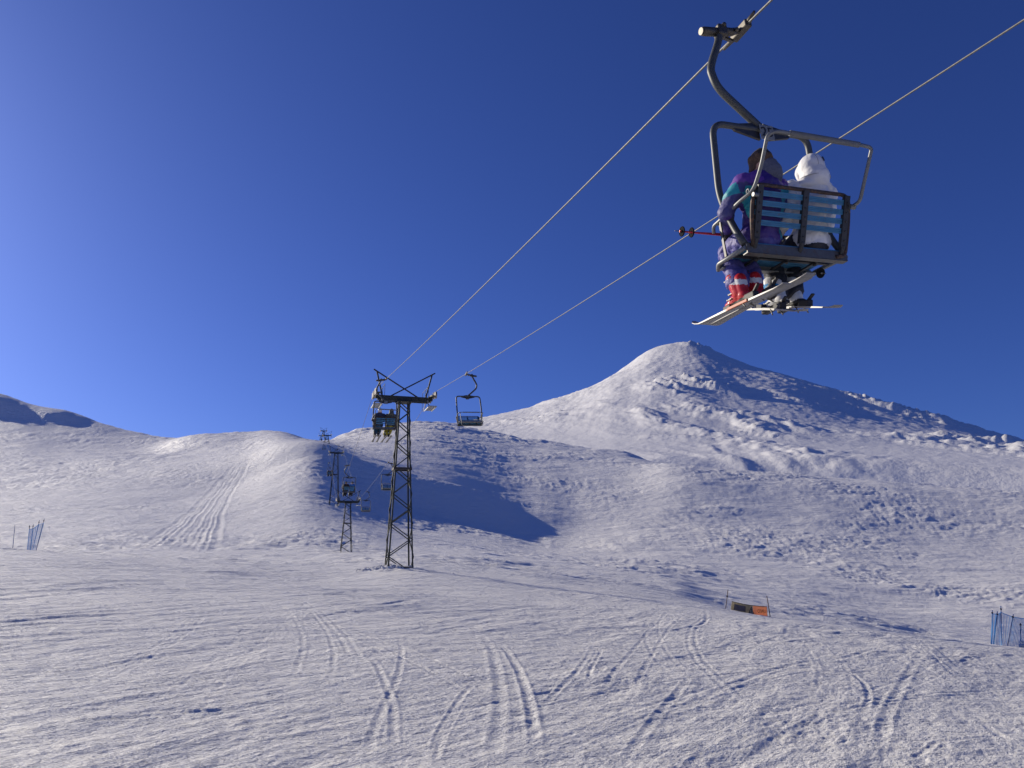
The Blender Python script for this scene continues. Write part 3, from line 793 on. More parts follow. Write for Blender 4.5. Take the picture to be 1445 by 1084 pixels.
mb.tube(fillet(fpath, 0.13, 7), 0.030, 14)
CH['frame'] = mb.mesh('frame', M['hanger'])
mb = MB()
for s_ in (-1, 1):
    v = [(s_ * 0.03, -0.012, -1.03), (s_ * 0.34, -0.012, -1.085), (s_ * 0.30, -0.012, -1.145), (s_ * 0.03, -0.012, -1.205)]
    v += [(x, 0.012, z) for x, y, z in v]
    mb.add(v, [(0, 1, 2, 3), (4, 7, 6, 5), (0, 4, 5, 1), (1, 5, 6, 2), (2, 6, 7, 3), (3, 7, 4, 0)])
CH['gusset'] = mb.mesh('gusset', M['frame_dark'])
mb = MB(); mb.box((0.025, -0.045, -1.145), (0.15, 0.006, 0.15), bev=0.002); CH['number_plate'] = mb.mesh('number_plate', M['plate'])
TXT25 = text_mesh('25', 0.135, M['ink'])
mb = MB()
rail = [backpt(-0.475, 0.0) + Vector((0, -0.012, -0.02)), backpt(-0.50, 0.5), backpt(-0.50, 1.0), backpt(0.50, 1.0), backpt(0.525, 0.5), backpt(0.50, -0.02) + Vector((0, -0.012, -0.03)), (0.40, SY0 - 0.005, SZ0 - 0.05)]
mb.tube(fillet(rail, 0.09, 6), 0.017, 12); CH['back_rail'] = mb.mesh('back_rail', M['rusty'])
mb = MB()
bdir = (Vector(backpt(0, 1)) - backpt(0, 0)).normalized()
brot = Matrix((Vector((1, 0, 0)), bdir.cross(Vector((1, 0, 0))), bdir)).transposed()
POSTS = []
for x in (-0.452, 0.02, 0.463):
    mb = MB()
    p, q = backpt(x, 0.08), backpt(x, 0.985); w = 0.055
    mb.box((p + q) / 2 + brot @ Vector((0, -0.03, 0)), (w, 0.008, (q - p).length), brot)
    mb.box((p + q) / 2 + brot @ Vector((-w / 2 + 0.004, -0.0135, 0)), (0.008, 0.03, (q - p).length), brot)
    for s_ in (0.2, 0.37, 0.53, 0.69, 0.86): mb.ball(backpt(x, s_) + brot @ Vector((0, -0.036, 0)), 0.009, seg=8, rings=5)
    mb.tube(smooth_path([p + brot @ Vector((0, -0.026, 0.02)), backpt(x, -0.02) + Vector((0, -0.015, 0)), (x, SY0 + 0.05, SZ0 - 0.05)], 5), 0.020, 8)
    POSTS.append(mb.mesh('back_post', M['frame_dark']))
SLATS = []
for s_ in (0.37, 0.535, 0.695, 0.86):
    mb = MB(); c = backpt(0.005, s_)
    for dz in (-0.0155, 0.0, 0.0155):
        mb.box(c + brot @ Vector((0, -0.012 + (0.0025 if dz == 0 else 0), dz)), (0.97, 0.018, 0.015), brot, bev=0.003)
    SLATS.append(mb.mesh('back_slat', M['slat']))
SEATS = []
for k in range(4):
    mb = MB(); y = -0.105 + 0.110 * k; t = (y - SY0) / (SY1 - SY0)
    mb.box((0.0, y, SZ0 + (SZ1 - SZ0) * t + 0.012), (0.98, 0.088, 0.022), bev=0.004); SEATS.append(mb.mesh('seat_slat', M['slat']))
mb = MB()
mb.box((0, SY0 + 0.005, SZ0 - 0.035), (1.06, 0.012, 0.085)); mb.box((0, SY0 + 0.03, SZ0 - 0.0745), (1.06, 0.062, 0.010))
CH['rear_beam'] = mb.mesh('rear_beam', M['beam'])
mb = MB()
mb.box((0, SY1 + 0.005, SZ1 - 0.03), (1.02, 0.012, 0.062)); mb.box((0, SY1 - 0.02, SZ1 - 0.064), (1.02, 0.062, 0.010))
CH['front_beam'] = mb.mesh('front_beam', M['beam_grey'])
mb = MB()
mb.box((0, 0.05, SZ0 - 0.012), (1.0, 0.03, 0.022))
for x in (-0.30, 0.02, 0.33): mb.box((x, 0.05, SZ0 - 0.030), (0.026, 0.40, 0.014)); mb.ball((x, 0.02, SZ0 - 0.045), 0.018, seg=8, rings=6)
CH['under_frame'] = mb.mesh('under_frame', M['frame_dark'])
SIDES = []
for s_ in (-1, 1):
    mb = MB(); mb.tube(fillet([(s_ * 0.535, SY0 + 0.01, SZ0 - 0.03), (s_ * 0.53, SY1 - 0.02, SZ1 - 0.025), (s_ * 0.50, SY1 + 0.03, SZ1 - 0.06)], 0.04), 0.020, 10)
    SIDES.append(mb.mesh('side_tube', M['galv']))
mb = MB()
mb.bar((-0.55, 0.10, -2.03), (-0.545, 0.10, SZ0), 0.026, 0.012); mb.bar((0.55, 0.10, -2.03), (0.545, 0.10, SZ0), 0.026, 0.012)
mb.tube(fillet([(-0.545, 0.055, -2.0), (-0.55, 0.10, -2.0), (-0.55, 0.12, -2.05)], 0.03), 0.012, 8)
CH['arm_stay'] = mb.mesh('arm_stay', M['frame_dark'])
def restraint(up):
    mb = MB()
    if up:
        pl = [(-0.52, 0.24, -2.06), (-0.55, 0.195, -2.02), (-0.55, 0.02, -2.01), (-0.55, -0.208, -1.985), (-0.515, -0.34, -1.965), (-0.50, -0.462, -1.81), (-0.50, -0.60, -1.60), (-0.44, -0.64, -1.585),
              (0.46, -0.65, -1.602), (0.535, -0.655, -1.615), (0.525, -0.60, -1.72), (0.52, -0.43, -2.0), (0.505, -0.355, -2.01)]
        mb.tube(fillet(pl, 0.07, 5), 0.0155, 12)
        pad = MB(); pad.tube([(-0.31, -0.641, -1.5875), (-0.305, -0.641, -1.5876), (0.40, -0.649, -1.601), (0.405, -0.649, -1.601)], [0.017, 0.025, 0.025, 0.017], 14)
    else:
        pl = [(-0.53, -0.32, -1.98), (-0.55, 0.0, -1.98), (-0.53, 0.32, -1.99), (-0.45, 0.36, -1.99), (0.45, 0.36, -1.99), (0.53, 0.32, -1.99), (0.55, 0.0, -1.98), (0.53, -0.32, -1.98)]
        mb.tube(fillet(pl, 0.07, 5), 0.0155, 10)
        fr = [(-0.48, 0.34, -2.0), (-0.46, 0.42, -2.62), (0.46, 0.42, -2.62), (0.48, 0.34, -2.0)]
        mb.tube(fillet(fr, 0.06, 4), 0.0135, 10)
        pad = MB(); pad.tube([(-0.36, 0.36, -1.99), (0.36, 0.36, -1.99)], 0.023, 12)
    return mb, pad
for k, up in (('up', True), ('down', False)):
    a, b = restraint(up); CH['bar_' + k] = a.mesh('restraint_bar', M['galv']); CH['pad_' + k] = b.mesh('bar_sleeve', M['pad'])
mb = MB()
mb.tube([(-0.53, -0.345, -2.0), (-0.48, -0.345, -2.0)], 0.018, 12); mb.tube([(0.48, -0.35, -2.01), (0.535, -0.35, -2.01)], 0.022, 12)
mb.tube(fillet([(-0.535, -0.30, -1.99), (-0.535, -0.315, -1.93), (-0.535, -0.285, -1.93), (-0.535, -0.28, -1.99)], 0.014, 4), 0.006, 8)
CH['pivot'] = mb.mesh('pivot', M['galv'])

def chair_matrix(side, y, swing=0.0, tilt=0.0, yaw=None):
    p = rope_at(side, y); q = rope_at(side, y + 2.0)
    h = math.atan2(-(q.x - p.x), q.y - p.y)
    if yaw is not None: h = yaw
    if side == 1: h += math.pi
    return Matrix.Translation(p) @ Matrix.Rotation(h, 4, 'Z') @ Matrix.Rotation(swing, 4, 'Y') @ Matrix.Rotation(tilt, 4, 'X')
def make_chair(mw, label, up=True, number=False, slim=False):
    root = empty('lift_chair', mw); tag(root, label, 'chairlift chair', 'chairs hanging on the lift')
    link('hanger', CH['hanger'], root); g = link('grip', CH['grip'], root)
    f = link('frame', CH['frame'], root); link('gusset', CH['gusset'], f)
    pl = link('number_plate', CH['number_plate'], root)
    if number:
        t = link('number', TXT25, pl); t.location = (0.025, -0.0505, -1.147); t.rotation_euler = (R(90), 0, 0)
    link('back_rail', CH['back_rail'], root)
    for me in POSTS: link('back_post', me, root)
    for me in SLATS: link('back_slat', me, root)
    for me in SIDES: link('side_tube', me, root)
    for me in SEATS: link('seat_slat', me, root)
    for k in ('rear_beam', 'front_beam', 'under_frame', 'arm_stay', 'pivot'): link(k, CH[k], root)
    k = 'up' if up else 'down'
    b = link('restraint_bar', CH['bar_' + k], root); link('bar_sleeve', CH['pad_' + k], b)
    return root

# ------------------------------------------------------------------ people seated on the chairs
def remesh(mb, voxel, smooth_it=4, wrinkle=0.0):
    me0 = mb.mesh('raw', []); o = bpy.data.objects.new('raw', me0); col.objects.link(o)
    md = o.modifiers.new('r', 'REMESH'); md.mode = 'VOXEL'; md.voxel_size = voxel; md.use_smooth_shade = True
    sm = o.modifiers.new('s', 'SMOOTH'); sm.iterations = smooth_it; sm.factor = 0.5
    bpy.context.view_layer.update()
    me = bpy.data.meshes.new_from_object(o.evaluated_get(bpy.context.evaluated_depsgraph_get()))
    bpy.data.objects.remove(o)
    me.polygons.foreach_set('use_smooth', np.ones(len(me.polygons), dtype=bool))
    if wrinkle:
        n = len(me.vertices); co = np.empty(n * 3); me.vertices.foreach_get('co', co); co = co.reshape(-1, 3)
        no = np.empty(n * 3); me.vertex_normals.foreach_get('vector', no); no = no.reshape(-1, 3)
        w = fbm(co[:, 0] * 9 + co[:, 1] * 4, co[:, 2] * 13 + co[:, 1] * 6, 3, 0.55) * wrinkle
        co += no * w[:, None]; me.vertices.foreach_set('co', co.ravel()); me.update()
    return me
def paint(me, mats, rule):
    n = len(me.polygons); c = np.empty(n * 3); me.polygons.foreach_get('center', c); c = c.reshape(-1, 3)
    me.materials.clear()
    for m_ in mats: me.materials.append(m_)
    me.polygons.foreach_set('material_index', rule(c).astype(np.int32)); me.update()
def glove(mb, wrist, palm, knuck, side, grip_dir):
    w, p, k = Vector(wrist), Vector(palm), Vector(knuck)
    mb.limb([w, p, k], [0.036, 0.042, 0.036], 10)
    ax = Vector(grip_dir).normalized(); fwd = (k - p).normalized(); dn = Vector((0, 0, -1))
    for i in range(4):
        b = k + ax * (0.026 * (i - 1.5)); L = (0.028, 0.032, 0.030, 0.024)[i]
        mb.limb([b, b + fwd * L + dn * 0.012, b + fwd * L * 1.05 + dn * (0.012 + L), b + fwd * L * 0.3 + dn * (0.02 + L * 1.3)], [0.015, 0.0145, 0.0135, 0.012], 8)
    t = p + ax * (0.045 * side)
    mb.limb([p, t + fwd * 0.02, t + fwd * 0.055 + dn * 0.03], [0.022, 0.019, 0.015], 8)
def body_mesh(cx, knees, ankles, hands, elbows, hood_up, voxel, cuff=0.8):
    mb = MB()
    V = Vector
    mb.limb([V((cx, -0.035, -2.225)), V((cx, -0.075, -2.08)), V((cx, -0.125, -1.93)), V((cx, -0.165, -1.80))], [0.15, 0.150, 0.165, 0.15], 18)
    mb.ball((cx, -0.03, -2.21), (0.205, 0.15, 0.13)); mb.ball((cx, -0.12, -1.95), (0.205, 0.145, 0.20)); mb.ball((cx, -0.155, -1.79), (0.235, 0.13, 0.115)); mb.ball((cx, -0.17, -1.745), (0.17, 0.105, 0.085))
    mb.limb([V((cx, -0.175, -1.76)), V((cx, -0.195, -1.68))], [0.085, 0.065], 12)
    hc = V((cx, -0.205, -1.60))
    mb.ball(hc, (0.080, 0.098, 0.112)); mb.ball(hc + V((0, 0.045, -0.045)), (0.058, 0.058, 0.06))
    mb.ball(hc + V((0, 0.105, -0.02)), (0.014, 0.022, 0.020)); mb.ball(hc + V((-0.082, 0.0, -0.01)), (0.012, 0.02, 0.03)); mb.ball(hc + V((0.082, 0.0, -0.01)), (0.012, 0.02, 0.03))
    for i, s_ in enumerate((-1, 1)):
        sh = V((cx + s_ * 0.19, -0.15, -1.785)); el, hd = V(elbows[i]), V(hands[i])
        mb.limb([sh, sh.lerp(el, 0.5) + V((s_ * 0.012, 0, 0)), el, el.lerp(hd, 0.5), el.lerp(hd, 0.88)], [0.092, 0.080, 0.072, 0.064, 0.052], 12)
        d = (hd - el).normalized()
        glove(mb, el.lerp(hd, 0.88), hd, hd + d * 0.05, -s_, (1, 0, 0) if abs(d.x) < 0.7 else (0, 1, 0))
        hip = V((cx + s_ * 0.095, 0.0, -2.225)); kn, an = V(knees[i]), V(ankles[i])
        mb.limb([hip, hip.lerp(kn, 0.5) + V((0, 0, 0.01)), kn, kn.lerp(an, 0.45) + V((0, -0.02, 0)), kn.lerp(an, cuff)], [0.108, 0.100, 0.088, 0.094, 0.098], 14)
        mb.limb([kn.lerp(an, 0.86), an], [0.06, 0.05], 10)
    mb.ball((cx, -0.18, -1.715), (0.125, 0.10, 0.07)); return remesh(mb, voxel, 2, 0.013)
def boot_mesh(an, tilt, mats, voxel):
    an = Vector(an); mb = MB(); V = Vector
    up = V((0, 0.10, 0.24)); sole = an + V((0, 0, -0.11))
    mb.limb([an + V((0, 0.015, -0.02)), an + V((0, 0.03, 0.07)), an + V((0, 0.05, 0.125))], [0.066, 0.074, 0.080], 14)
    mb.ball(an + V((0, -0.03, -0.05)), (0.052, 0.07, 0.065)); mb.ball(an + V((0, 0.07, -0.055)), (0.052, 0.11, 0.055)); mb.ball(an + V((0, 0.15, -0.072)), (0.052, 0.07, 0.038))
    mb.box(sole + V((0, 0.05, 0.012)), (0.075, 0.315, 0.03)); mb.limb([an + V((0, -0.035, -0.02)), an + V((0, -0.02, 0.10))], [0.052, 0.058], 12)
    me = remesh(mb, voxel, 2)
    def rule(c):
        d = c - np.array(an); r = np.zeros(len(c), int)
        band = d[:, 2] - 0.35 * d[:, 1]
        r[(band > 0.055) & (band < 0.105)] = 1
        r[(d[:, 2] > 0.16)] = 2
        r[(d[:, 2] < -0.082)] = 3
        return r
    paint(me, mats, rule)
    b = MB()
    for z, y in ((-0.045, 0.115), (-0.005, 0.085), (0.06, 0.085), (0.125, 0.11)):
        b.box(an + V((-0.056, y - 0.03, z)), (0.010, 0.045, 0.010)); b.box(an + V((0, y + 0.018, z + 0.008)), (0.10, 0.012, 0.012))
    return me, b
def hat_mesh(cx, kind, voxel):
    hc = Vector((cx, -0.205, -1.60)); mb = MB()
    if kind == 'fur':
        mb.ball(hc + Vector((0, -0.005, 0.035)), (0.096, 0.112, 0.098)); mb.limb([hc + Vector((-0.085, 0.0, 0.03)), hc + Vector((-0.092, 0.02, -0.07))], [0.035, 0.03], 10)
        mb.limb([hc + Vector((0.085, 0.0, 0.03)), hc + Vector((0.09, 0.02, -0.07))], [0.035, 0.03], 10)
    elif kind == 'hood':
        mb.ball(hc + Vector((0, -0.02, 0.012)), (0.112, 0.128, 0.132)); mb.limb([hc + Vector((0, -0.03, -0.03)), hc + Vector((0, -0.04, -0.10))], [0.112, 0.125], 18); mb.ball(hc + Vector((0, 0.0, -0.13)), (0.155, 0.125, 0.07)); mb.ball(hc + Vector((0, 0.01, -0.17)), (0.205, 0.13, 0.065))
        mb.ball(hc + Vector((0, 0.075, -0.01)), (0.095, 0.05, 0.115))
    else:
        mb.ball(hc + Vector((0, -0.008, 0.035)), (0.105, 0.122, 0.105))
    return remesh(mb, voxel, 3, {'fur': 0.012, 'hood': 0.004}.get(kind, 0))
# left seat
PK_L = dict(cx=-0.26, knees=((-0.345, 0.33, -2.21), (-0.17, 0.35, -2.20)), ankles=((-0.435, 0.13, -2.655), (-0.26, 0.15, -2.62)), hands=((-0.36, 0.26, -2.035), (-0.10, 0.27, -2.04)), elbows=((-0.555, -0.02, -2.00), (-0.06, -0.03, -1.99)))
# right seat
PK_R = dict(cx=0.27, knees=((0.17, 0.38, -2.20), (0.38, 0.38, -2.20)), ankles=((0.05, 0.24, -2.62), (0.23, 0.24, -2.60)), hands=((0.16, 0.26, -2.05), (0.44, 0.30, -2.09)), elbows=((0.06, -0.01, -1.99), (0.53, -0.01, -2.00)), cuff=0.93)
BODY = {}
for nm, pk in (('L', PK_L), ('R', PK_R)):
    for q, vx in (('hi', 0.011), ('lo', 0.024)): BODY[nm + q] = (body_mesh(voxel=vx, hood_up=False, **pk), pk)
def zones(c, pk):                                   # 0 jacket, 1 trousers, 2 skin, 3 glove
    r = np.zeros(len(c), int); cx = pk['cx']
    r[(c[:, 2] < -2.28)] = 1; r[(c[:, 2] < -2.17) & (c[:, 1] > -0.06)] = 1; r[(c[:, 2] < -2.10) & (c[:, 1] > 0.06)] = 1
    for i in (0, 1):
        h = np.array(pk['hands'][i]); e = np.array(pk['elbows'][i])
        r[(np.linalg.norm(c - h, axis=1) < 0.115)] = 3
        t = ((c - e) @ (h - e)) / ((h - e) @ (h - e)); dl = np.linalg.norm(c - (e + np.clip(t, 0, 1)[:, None] * (h - e)), axis=1)
        arm = (t > -0.2) & (t < 0.86) & (dl < 0.085) & (c[:, 2] > -2.11); r[arm] = 0
    r[(c[:, 2] > -1.685) & (np.abs(c[:, 0] - cx) < 0.11)] = 2
    return r
def make_person(seat, q, mw, label, group, jacket, pants, boots, hat, hat_mat, fancy=None, scarf=None):
    me0, pk = BODY[seat + q]; me = me0.copy()
    mats = [M[jacket], M[pants], M['skin'], M['glove'], M['violet'], M['teal'], M['navy']]
    def rule(c):
        r = zones(c, pk); 
        if fancy: r = fancy(c, r, pk)
        return r
    paint(me, mats, rule)
    o = link('person', me); o.matrix_world = mw; tag(o, label, 'person', group)
    vx = 0.011 if q == 'hi' else 0.022
    for an in pk['ankles']:
        bm_, bk = boot_mesh(an, 0, [M[b] for b in boots], 0.009 if q == 'hi' else 0.022)
        b = link('ski_boot', bm_, o)
        if q == 'hi': bk.build('buckle', M['binding'], b)
    h = link({'fur': 'fur_hat', 'hood': 'hood', 'helmet': 'helmet'}[hat], hat_mesh(pk['cx'], hat, vx), o)
    h.data.materials.clear(); h.data.materials.append(M[hat_mat])
    if hat == 'fur':
        paint(h.data, [M['hatfur'], M['hatdark']], lambda c: ((c[:, 2] > -1.56) & (c[:, 0] > pk['cx'] - 0.075)).astype(int))
        mb = MB(); cx = pk['cx']
        mb.limb([Vector((cx + 0.03, -0.25, -1.655)), Vector((cx + 0.05, -0.245, -1.70)), Vector((cx + 0.09, -0.22, -1.73))], [0.085, 0.10, 0.085], 16)
        hd = link('collar_hood', remesh(mb, 0.012, 3, 0.006), o); hd.data.materials.append(M['greyknit'])
    return o
def purple_panels(c, r, pk):
    cx = pk['cx']; x = c[:, 0] - cx; z = c[:, 2]; y = c[:, 1]
    j = r == 0; back = y < -0.12
    r[j & (np.abs(x) > 0.20) & (z > -2.06)] = 6
    r[j & (z > -1.815) & (np.abs(x) > 0.075)] = 4
    r[j & back & (np.abs(x) > 0.12) & (np.abs(x) < 0.22) & (z < -1.84)] = 5
    sl = j & (x < -0.19) & (z < -1.795) & (z > -1.90) & (y > -0.19); r[sl] = 5
    r[j & (x > 0.19) & (z < -1.795) & (z > -1.87)] = 5
    return r

def make_ski(mw, tip, tail, label, group, top='skitop', band=None, width=0.10, fine=True, upv=(0, 0, 1)):
    tip, tail = Vector(tip), Vector(tail); d = tip - tail; L = d.length; f = d / L
    u = Vector(upv); s_ = f.cross(u).normalized(); u = s_.cross(f)
    n = 26; top_v, bot_v = [], []; vs = []
    for i in range(n + 1):
        t = i / n; w = width / 2 * (0.80 + 0.55 * (abs(t - 0.48) * 2) ** 2) * (1 - max(0, (t - 0.93) / 0.07) ** 2 * 0.75) * (1 - max(0, (0.04 - t) / 0.04) ** 2 * 0.35)
        lift = 0.075 * max(0, (t - 0.86) / 0.14) ** 2 + 0.02 * max(0, (0.06 - t) / 0.06) ** 2 + 0.012 * math.sin(math.pi * t)
        th_ = 0.006 + 0.012 * math.sin(math.pi * min(1, max(0, t)))
        c = tail + d * t + u * lift
        vs += [c - s_ * w, c + s_ * w, c + s_ * w * 0.96 + u * th_, c - s_ * w * 0.96 + u * th_]
    mb = MB(); fs_b, fs_t = [], []; mid = []
    for i in range(n):
        a = i * 4; b = a + 4
        fs_b.append((a, b, b + 1, a + 1))
        fs_t += [(a + 1, b + 1, b + 2, a + 2), (a + 2, b + 2, b + 3, a + 3), (a + 3, b + 3, b, a)]
    mb.v = [tuple(v) for v in vs]
    for f_ in fs_b: mb.f.append(f_); mb.m.append(1); mb.sm.append(True)
    for k, f_ in enumerate(fs_t):
        i = k // 3; t = i / n
        mb.f.append(f_); mb.m.append(2 if (band and band[0] < t < band[1]) else 0); mb.sm.append(False)
    e = n * 4
    mb.f += [(0, 1, 2, 3), (e + 3, e + 2, e + 1, e)]; mb.m += [0, 0]; mb.sm += [False, False]
    o = mb.build('ski', [M[top], M['skibase'], M['skiorange']]); o.matrix_world = mw; tag(o, label, 'ski', group)
    if band:
        b = MB(); rot = Matrix((s_, f, u)).transposed(); tm_ = (band[0] + band[1]) / 2
        b.box(tail + d * tm_ - s_ * (width * 0.43) + u * 0.020, (0.016, L * (band[1] - band[0]), 0.026), rot, bev=0.004); b.build('edge_band', M['skiorange'], o)
    if fine:
        c = tail + d * 0.46; rot = Matrix((s_, f, u)).transposed()
        b = MB()
        b.box(c + f * 0.15 + u * 0.038, (0.065, 0.10, 0.05), rot, bev=0.008); b.box(c - f * 0.16 + u * 0.048, (0.06, 0.13, 0.07), rot, bev=0.01)
        b.box(c + u * 0.026, (0.05, 0.30, 0.016), rot); b.bar(c - f * 0.2 + u * 0.08, c - f * 0.26 + u * 0.13, 0.03, 0.012)
        b.build('binding', M['bootblack'], o)
        b = MB()
        for s2 in (-1, 1):
            b = MB(); b.tube(smooth_path([c - f * 0.05 + s_ * 0.03 * s2 + u * 0.03, c - f * 0.10 + s_ * 0.045 * s2 + u * 0.0, c - f * 0.13 + s_ * 0.05 * s2 - u * 0.03], 4), 0.006, 6); b.build('ski_brake', M['binding'], o)
    return o
def make_pole(mw, tip, grip, label, group, shaft):
    tip, grip = Vector(tip), Vector(grip); f = (grip - tip).normalized(); L = (grip - tip).length
    o = empty('ski_pole', mw); tag(o, label, 'ski pole', group)
    mb = MB(); mb.tube([tip + f * 0.05, tip + f * (L - 0.12)], [0.0075, 0.0095], 10); mb.build('shaft', M[shaft], o)
    mb = MB(); mb.tube([tip, tip + f * 0.06], [0.002, 0.006], 8); mb.build('tip', M['binding'], o)
    mb = MB(); u = f.orthogonal().normalized(); w = f.cross(u); c = tip + f * 0.075
    mb.tube([c - f * 0.012, c + f * 0.02], [0.014, 0.010], 10)
    ring = [c + (u * math.cos(a) + w * math.sin(a)) * 0.040 for a in np.linspace(0, 2 * math.pi, 19)]
    mb.tube(ring, 0.0065, 6, caps=False)
    mb.tube([c - f * 0.004, c + f * 0.004], 0.036, 12)
    mb.build('basket', M['black'], o)
    mb = MB(); mb.tube([tip + f * (L - 0.13), tip + f * (L - 0.10), tip + f * (L - 0.01), grip], [0.011, 0.016, 0.017, 0.02], 10); mb.build('handle', M['black'], o)
    return o

# the near chair: pose measured on the photograph
NEAR_ROT = Matrix(((0.9359, -0.3417, -0.0853), (0.3464, 0.9369, 0.0470), (0.0638, -0.0735, 0.9952)))
NEAR = Matrix.Translation(GRIP) @ NEAR_ROT.to_4x4()
make_chair(NEAR, 'large near chair with blue slats and number 25, carrying the purple and white skiers', True, True)
make_person('L', 'hi', NEAR, 'person in purple and teal ski jacket and brown hat sitting on the near chair', 'people riding the lift',
            'purple', 'pants_p', ('bootred', 'bootwhite', 'bootblack', 'bootblack'), 'fur', 'hatfur', purple_panels)
pw = make_person('R', 'hi', NEAR, 'person in white hooded jacket and black trousers sitting on the near chair', 'people riding the lift',
            'white_j', 'pants_k', ('bootwhite', 'bootblue', 'bootwhite', 'bootblack'), 'hood', 'white_j')
# small dark mark on the back of the white hood
mb = MB(); hc = Vector((0.27, -0.205, -1.575))
mb.tube(smooth_path([(0.315, -0.338, -1.548), (0.303, -0.341, -1.540), (0.300, -0.346, -1.556), (0.311, -0.345, -1.570), (0.303, -0.349, -1.582)], 4), 0.0050, 6)
mb.build('hood_logo', M['ink'], pw)
# stitched seams of the white jacket
def ring(c, rx, ry, dz, a0, a1, n=20): return [Vector((c[0] + rx * math.cos(a), c[1] + ry * math.sin(a), c[2] + dz * math.sin(a))) for a in np.linspace(a0, a1, n)]
mb = MB(); mb.tube(ring((0.27, -0.235, -1.705), 0.134, 0.125, 0.012, math.pi * 0.95, math.pi * 2.05), 0.0045, 6, caps=False); mb.build('collar_seam', M['seam'], pw)
mb = MB(); mb.tube([Vector((0.27 - 0.03, -0.225 - 0.120 * math.cos(a), -1.588 + 0.122 * math.sin(a))) for a in np.linspace(-0.55, 1.5, 16)], 0.0035, 6, caps=False); mb.build('hood_seam', M['seam'], pw)
make_ski(NEAR, (-0.48, 0.80, -2.765), (-0.50, -0.50, -2.875), 'left ski of the purple skier, orange band along its pale edge', 'skis of the near riders', band=(0.34, 0.55))
make_ski(NEAR, (-0.37, 0.80, -2.775), (-0.25, -0.50, -2.775), 'right ski of the purple skier, lower of the two pointing down left', 'skis of the near riders')
make_ski(NEAR, (0.08, 0.86, -2.53), (-0.12, -0.22, -2.965), 'left ski of the white skier, its tail ending under the boots', 'skis of the near riders', width=0.095)
make_ski(NEAR, (0.29, 0.90, -2.51), (0.15, -0.32, -2.955), 'right ski of the white skier, its tail reaching farthest right', 'skis of the near riders', width=0.095)
make_pole(NEAR, (-0.88, 0.31, -2.035), (0.22, 0.27, -2.055), 'red ski pole across the purple lap, basket farther from the chair', 'ski poles of the near riders', 'polered')
make_pole(NEAR, (-0.765, 0.335, -2.025), (0.32, 0.24, -2.03), 'red ski pole across the purple lap, basket nearer the chair', 'ski poles of the near riders', 'polered')
make_pole(NEAR, (0.40, -0.02, -2.50), (0.47, 0.92, -2.02), 'grey ski pole of the white skier, basket sticking out below the seat', 'ski poles of the near riders', 'polegrey')

# chairs farther up the line
cB = chair_matrix(0, 35.3)
make_chair(cB, 'occupied chair passing the head of the tall near tower', True)
make_person('L', 'lo', cB, 'dark jacket rider in pale helmet and blue trousers at the tall tower', 'people riding the lift', 'j_navy', 'p_blue', ('bootblack', 'binding', 'bootblack', 'bootblack'), 'helmet', 'helmet_white')
make_person('R', 'lo', cB, 'grey jacket rider in mustard yellow trousers at the tall tower', 'people riding the lift', 'j_grey', 'p_yellow', ('bootblack', 'bootwhite', 'bootblack', 'bootblack'), 'hood', 'j_grey')
for k, (x, xt, lab) in enumerate(((-0.45, -0.47, 'leftmost ski under the chair at the tall tower'), (-0.25, -0.27, 'second ski from the left under the chair at the tall tower'), (0.04, -0.05, 'third ski from the left under the chair at the tall tower'), (0.26, 0.17, 'rightmost ski under the chair at the tall tower'))):
    make_ski(cB, (xt, 0.95, -2.70 - 0.25), (x + 0.02, -0.45, -2.78), lab, 'skis at the tall tower', top='bootblack' if k > 1 else 'binding', fine=False)
cC = chair_matrix(0, 67.0)
make_chair(cC, 'occupied chair above the second tower with a black and a blue rider', True)
make_person('L', 'lo', cC, 'black clothed rider on the chair above the second tower', 'people riding the lift', 'j_black', 'pants_k', ('bootblack', 'bootblack', 'bootblack', 'bootblack'), 'helmet', 'j_black')
make_person('R', 'lo', cC, 'bright blue jacket rider on the chair above the second tower', 'people riding the lift', 'j_blue', 'pants_k', ('bootblack', 'bootblack', 'bootblack', 'bootblack'), 'helmet', 'j_black')
cD = chair_matrix(0, 148.0)
make_chair(cD, 'far occupied chair hanging left of the third tower', True)
make_person('L', 'lo', cD, 'left of two dark riders on the far chair beside the third tower', 'people riding the lift', 'j_navy', 'pants_k', ('bootblack',) * 4, 'helmet', 'j_black')
make_person('R', 'lo', cD, 'right of two dark riders on the far chair beside the third tower', 'people riding the lift', 'j_navy', 'pants_k', ('bootblack',) * 4, 'helmet', 'j_black')
make_chair(chair_matrix(1, 33.2, R(2.5), R(12)), 'empty chair hanging against the sky right of the tall tower', False)
make_chair(chair_matrix(1, 66.0, 0, R(12)), 'empty chair half hidden behind the middle of the tall tower', False)
make_chair(chair_matrix(1, 92.0, 0, R(12)), 'empty chair beside the head of the short second tower', False)
make_chair(chair_matrix(1, 205.0, 0, R(12)), 'tiny empty chair on the downhill rope below the fourth tower', False)
make_chair(chair_matrix(0, 225.0), 'tiny empty chair on the uphill rope just below the fourth tower', True)

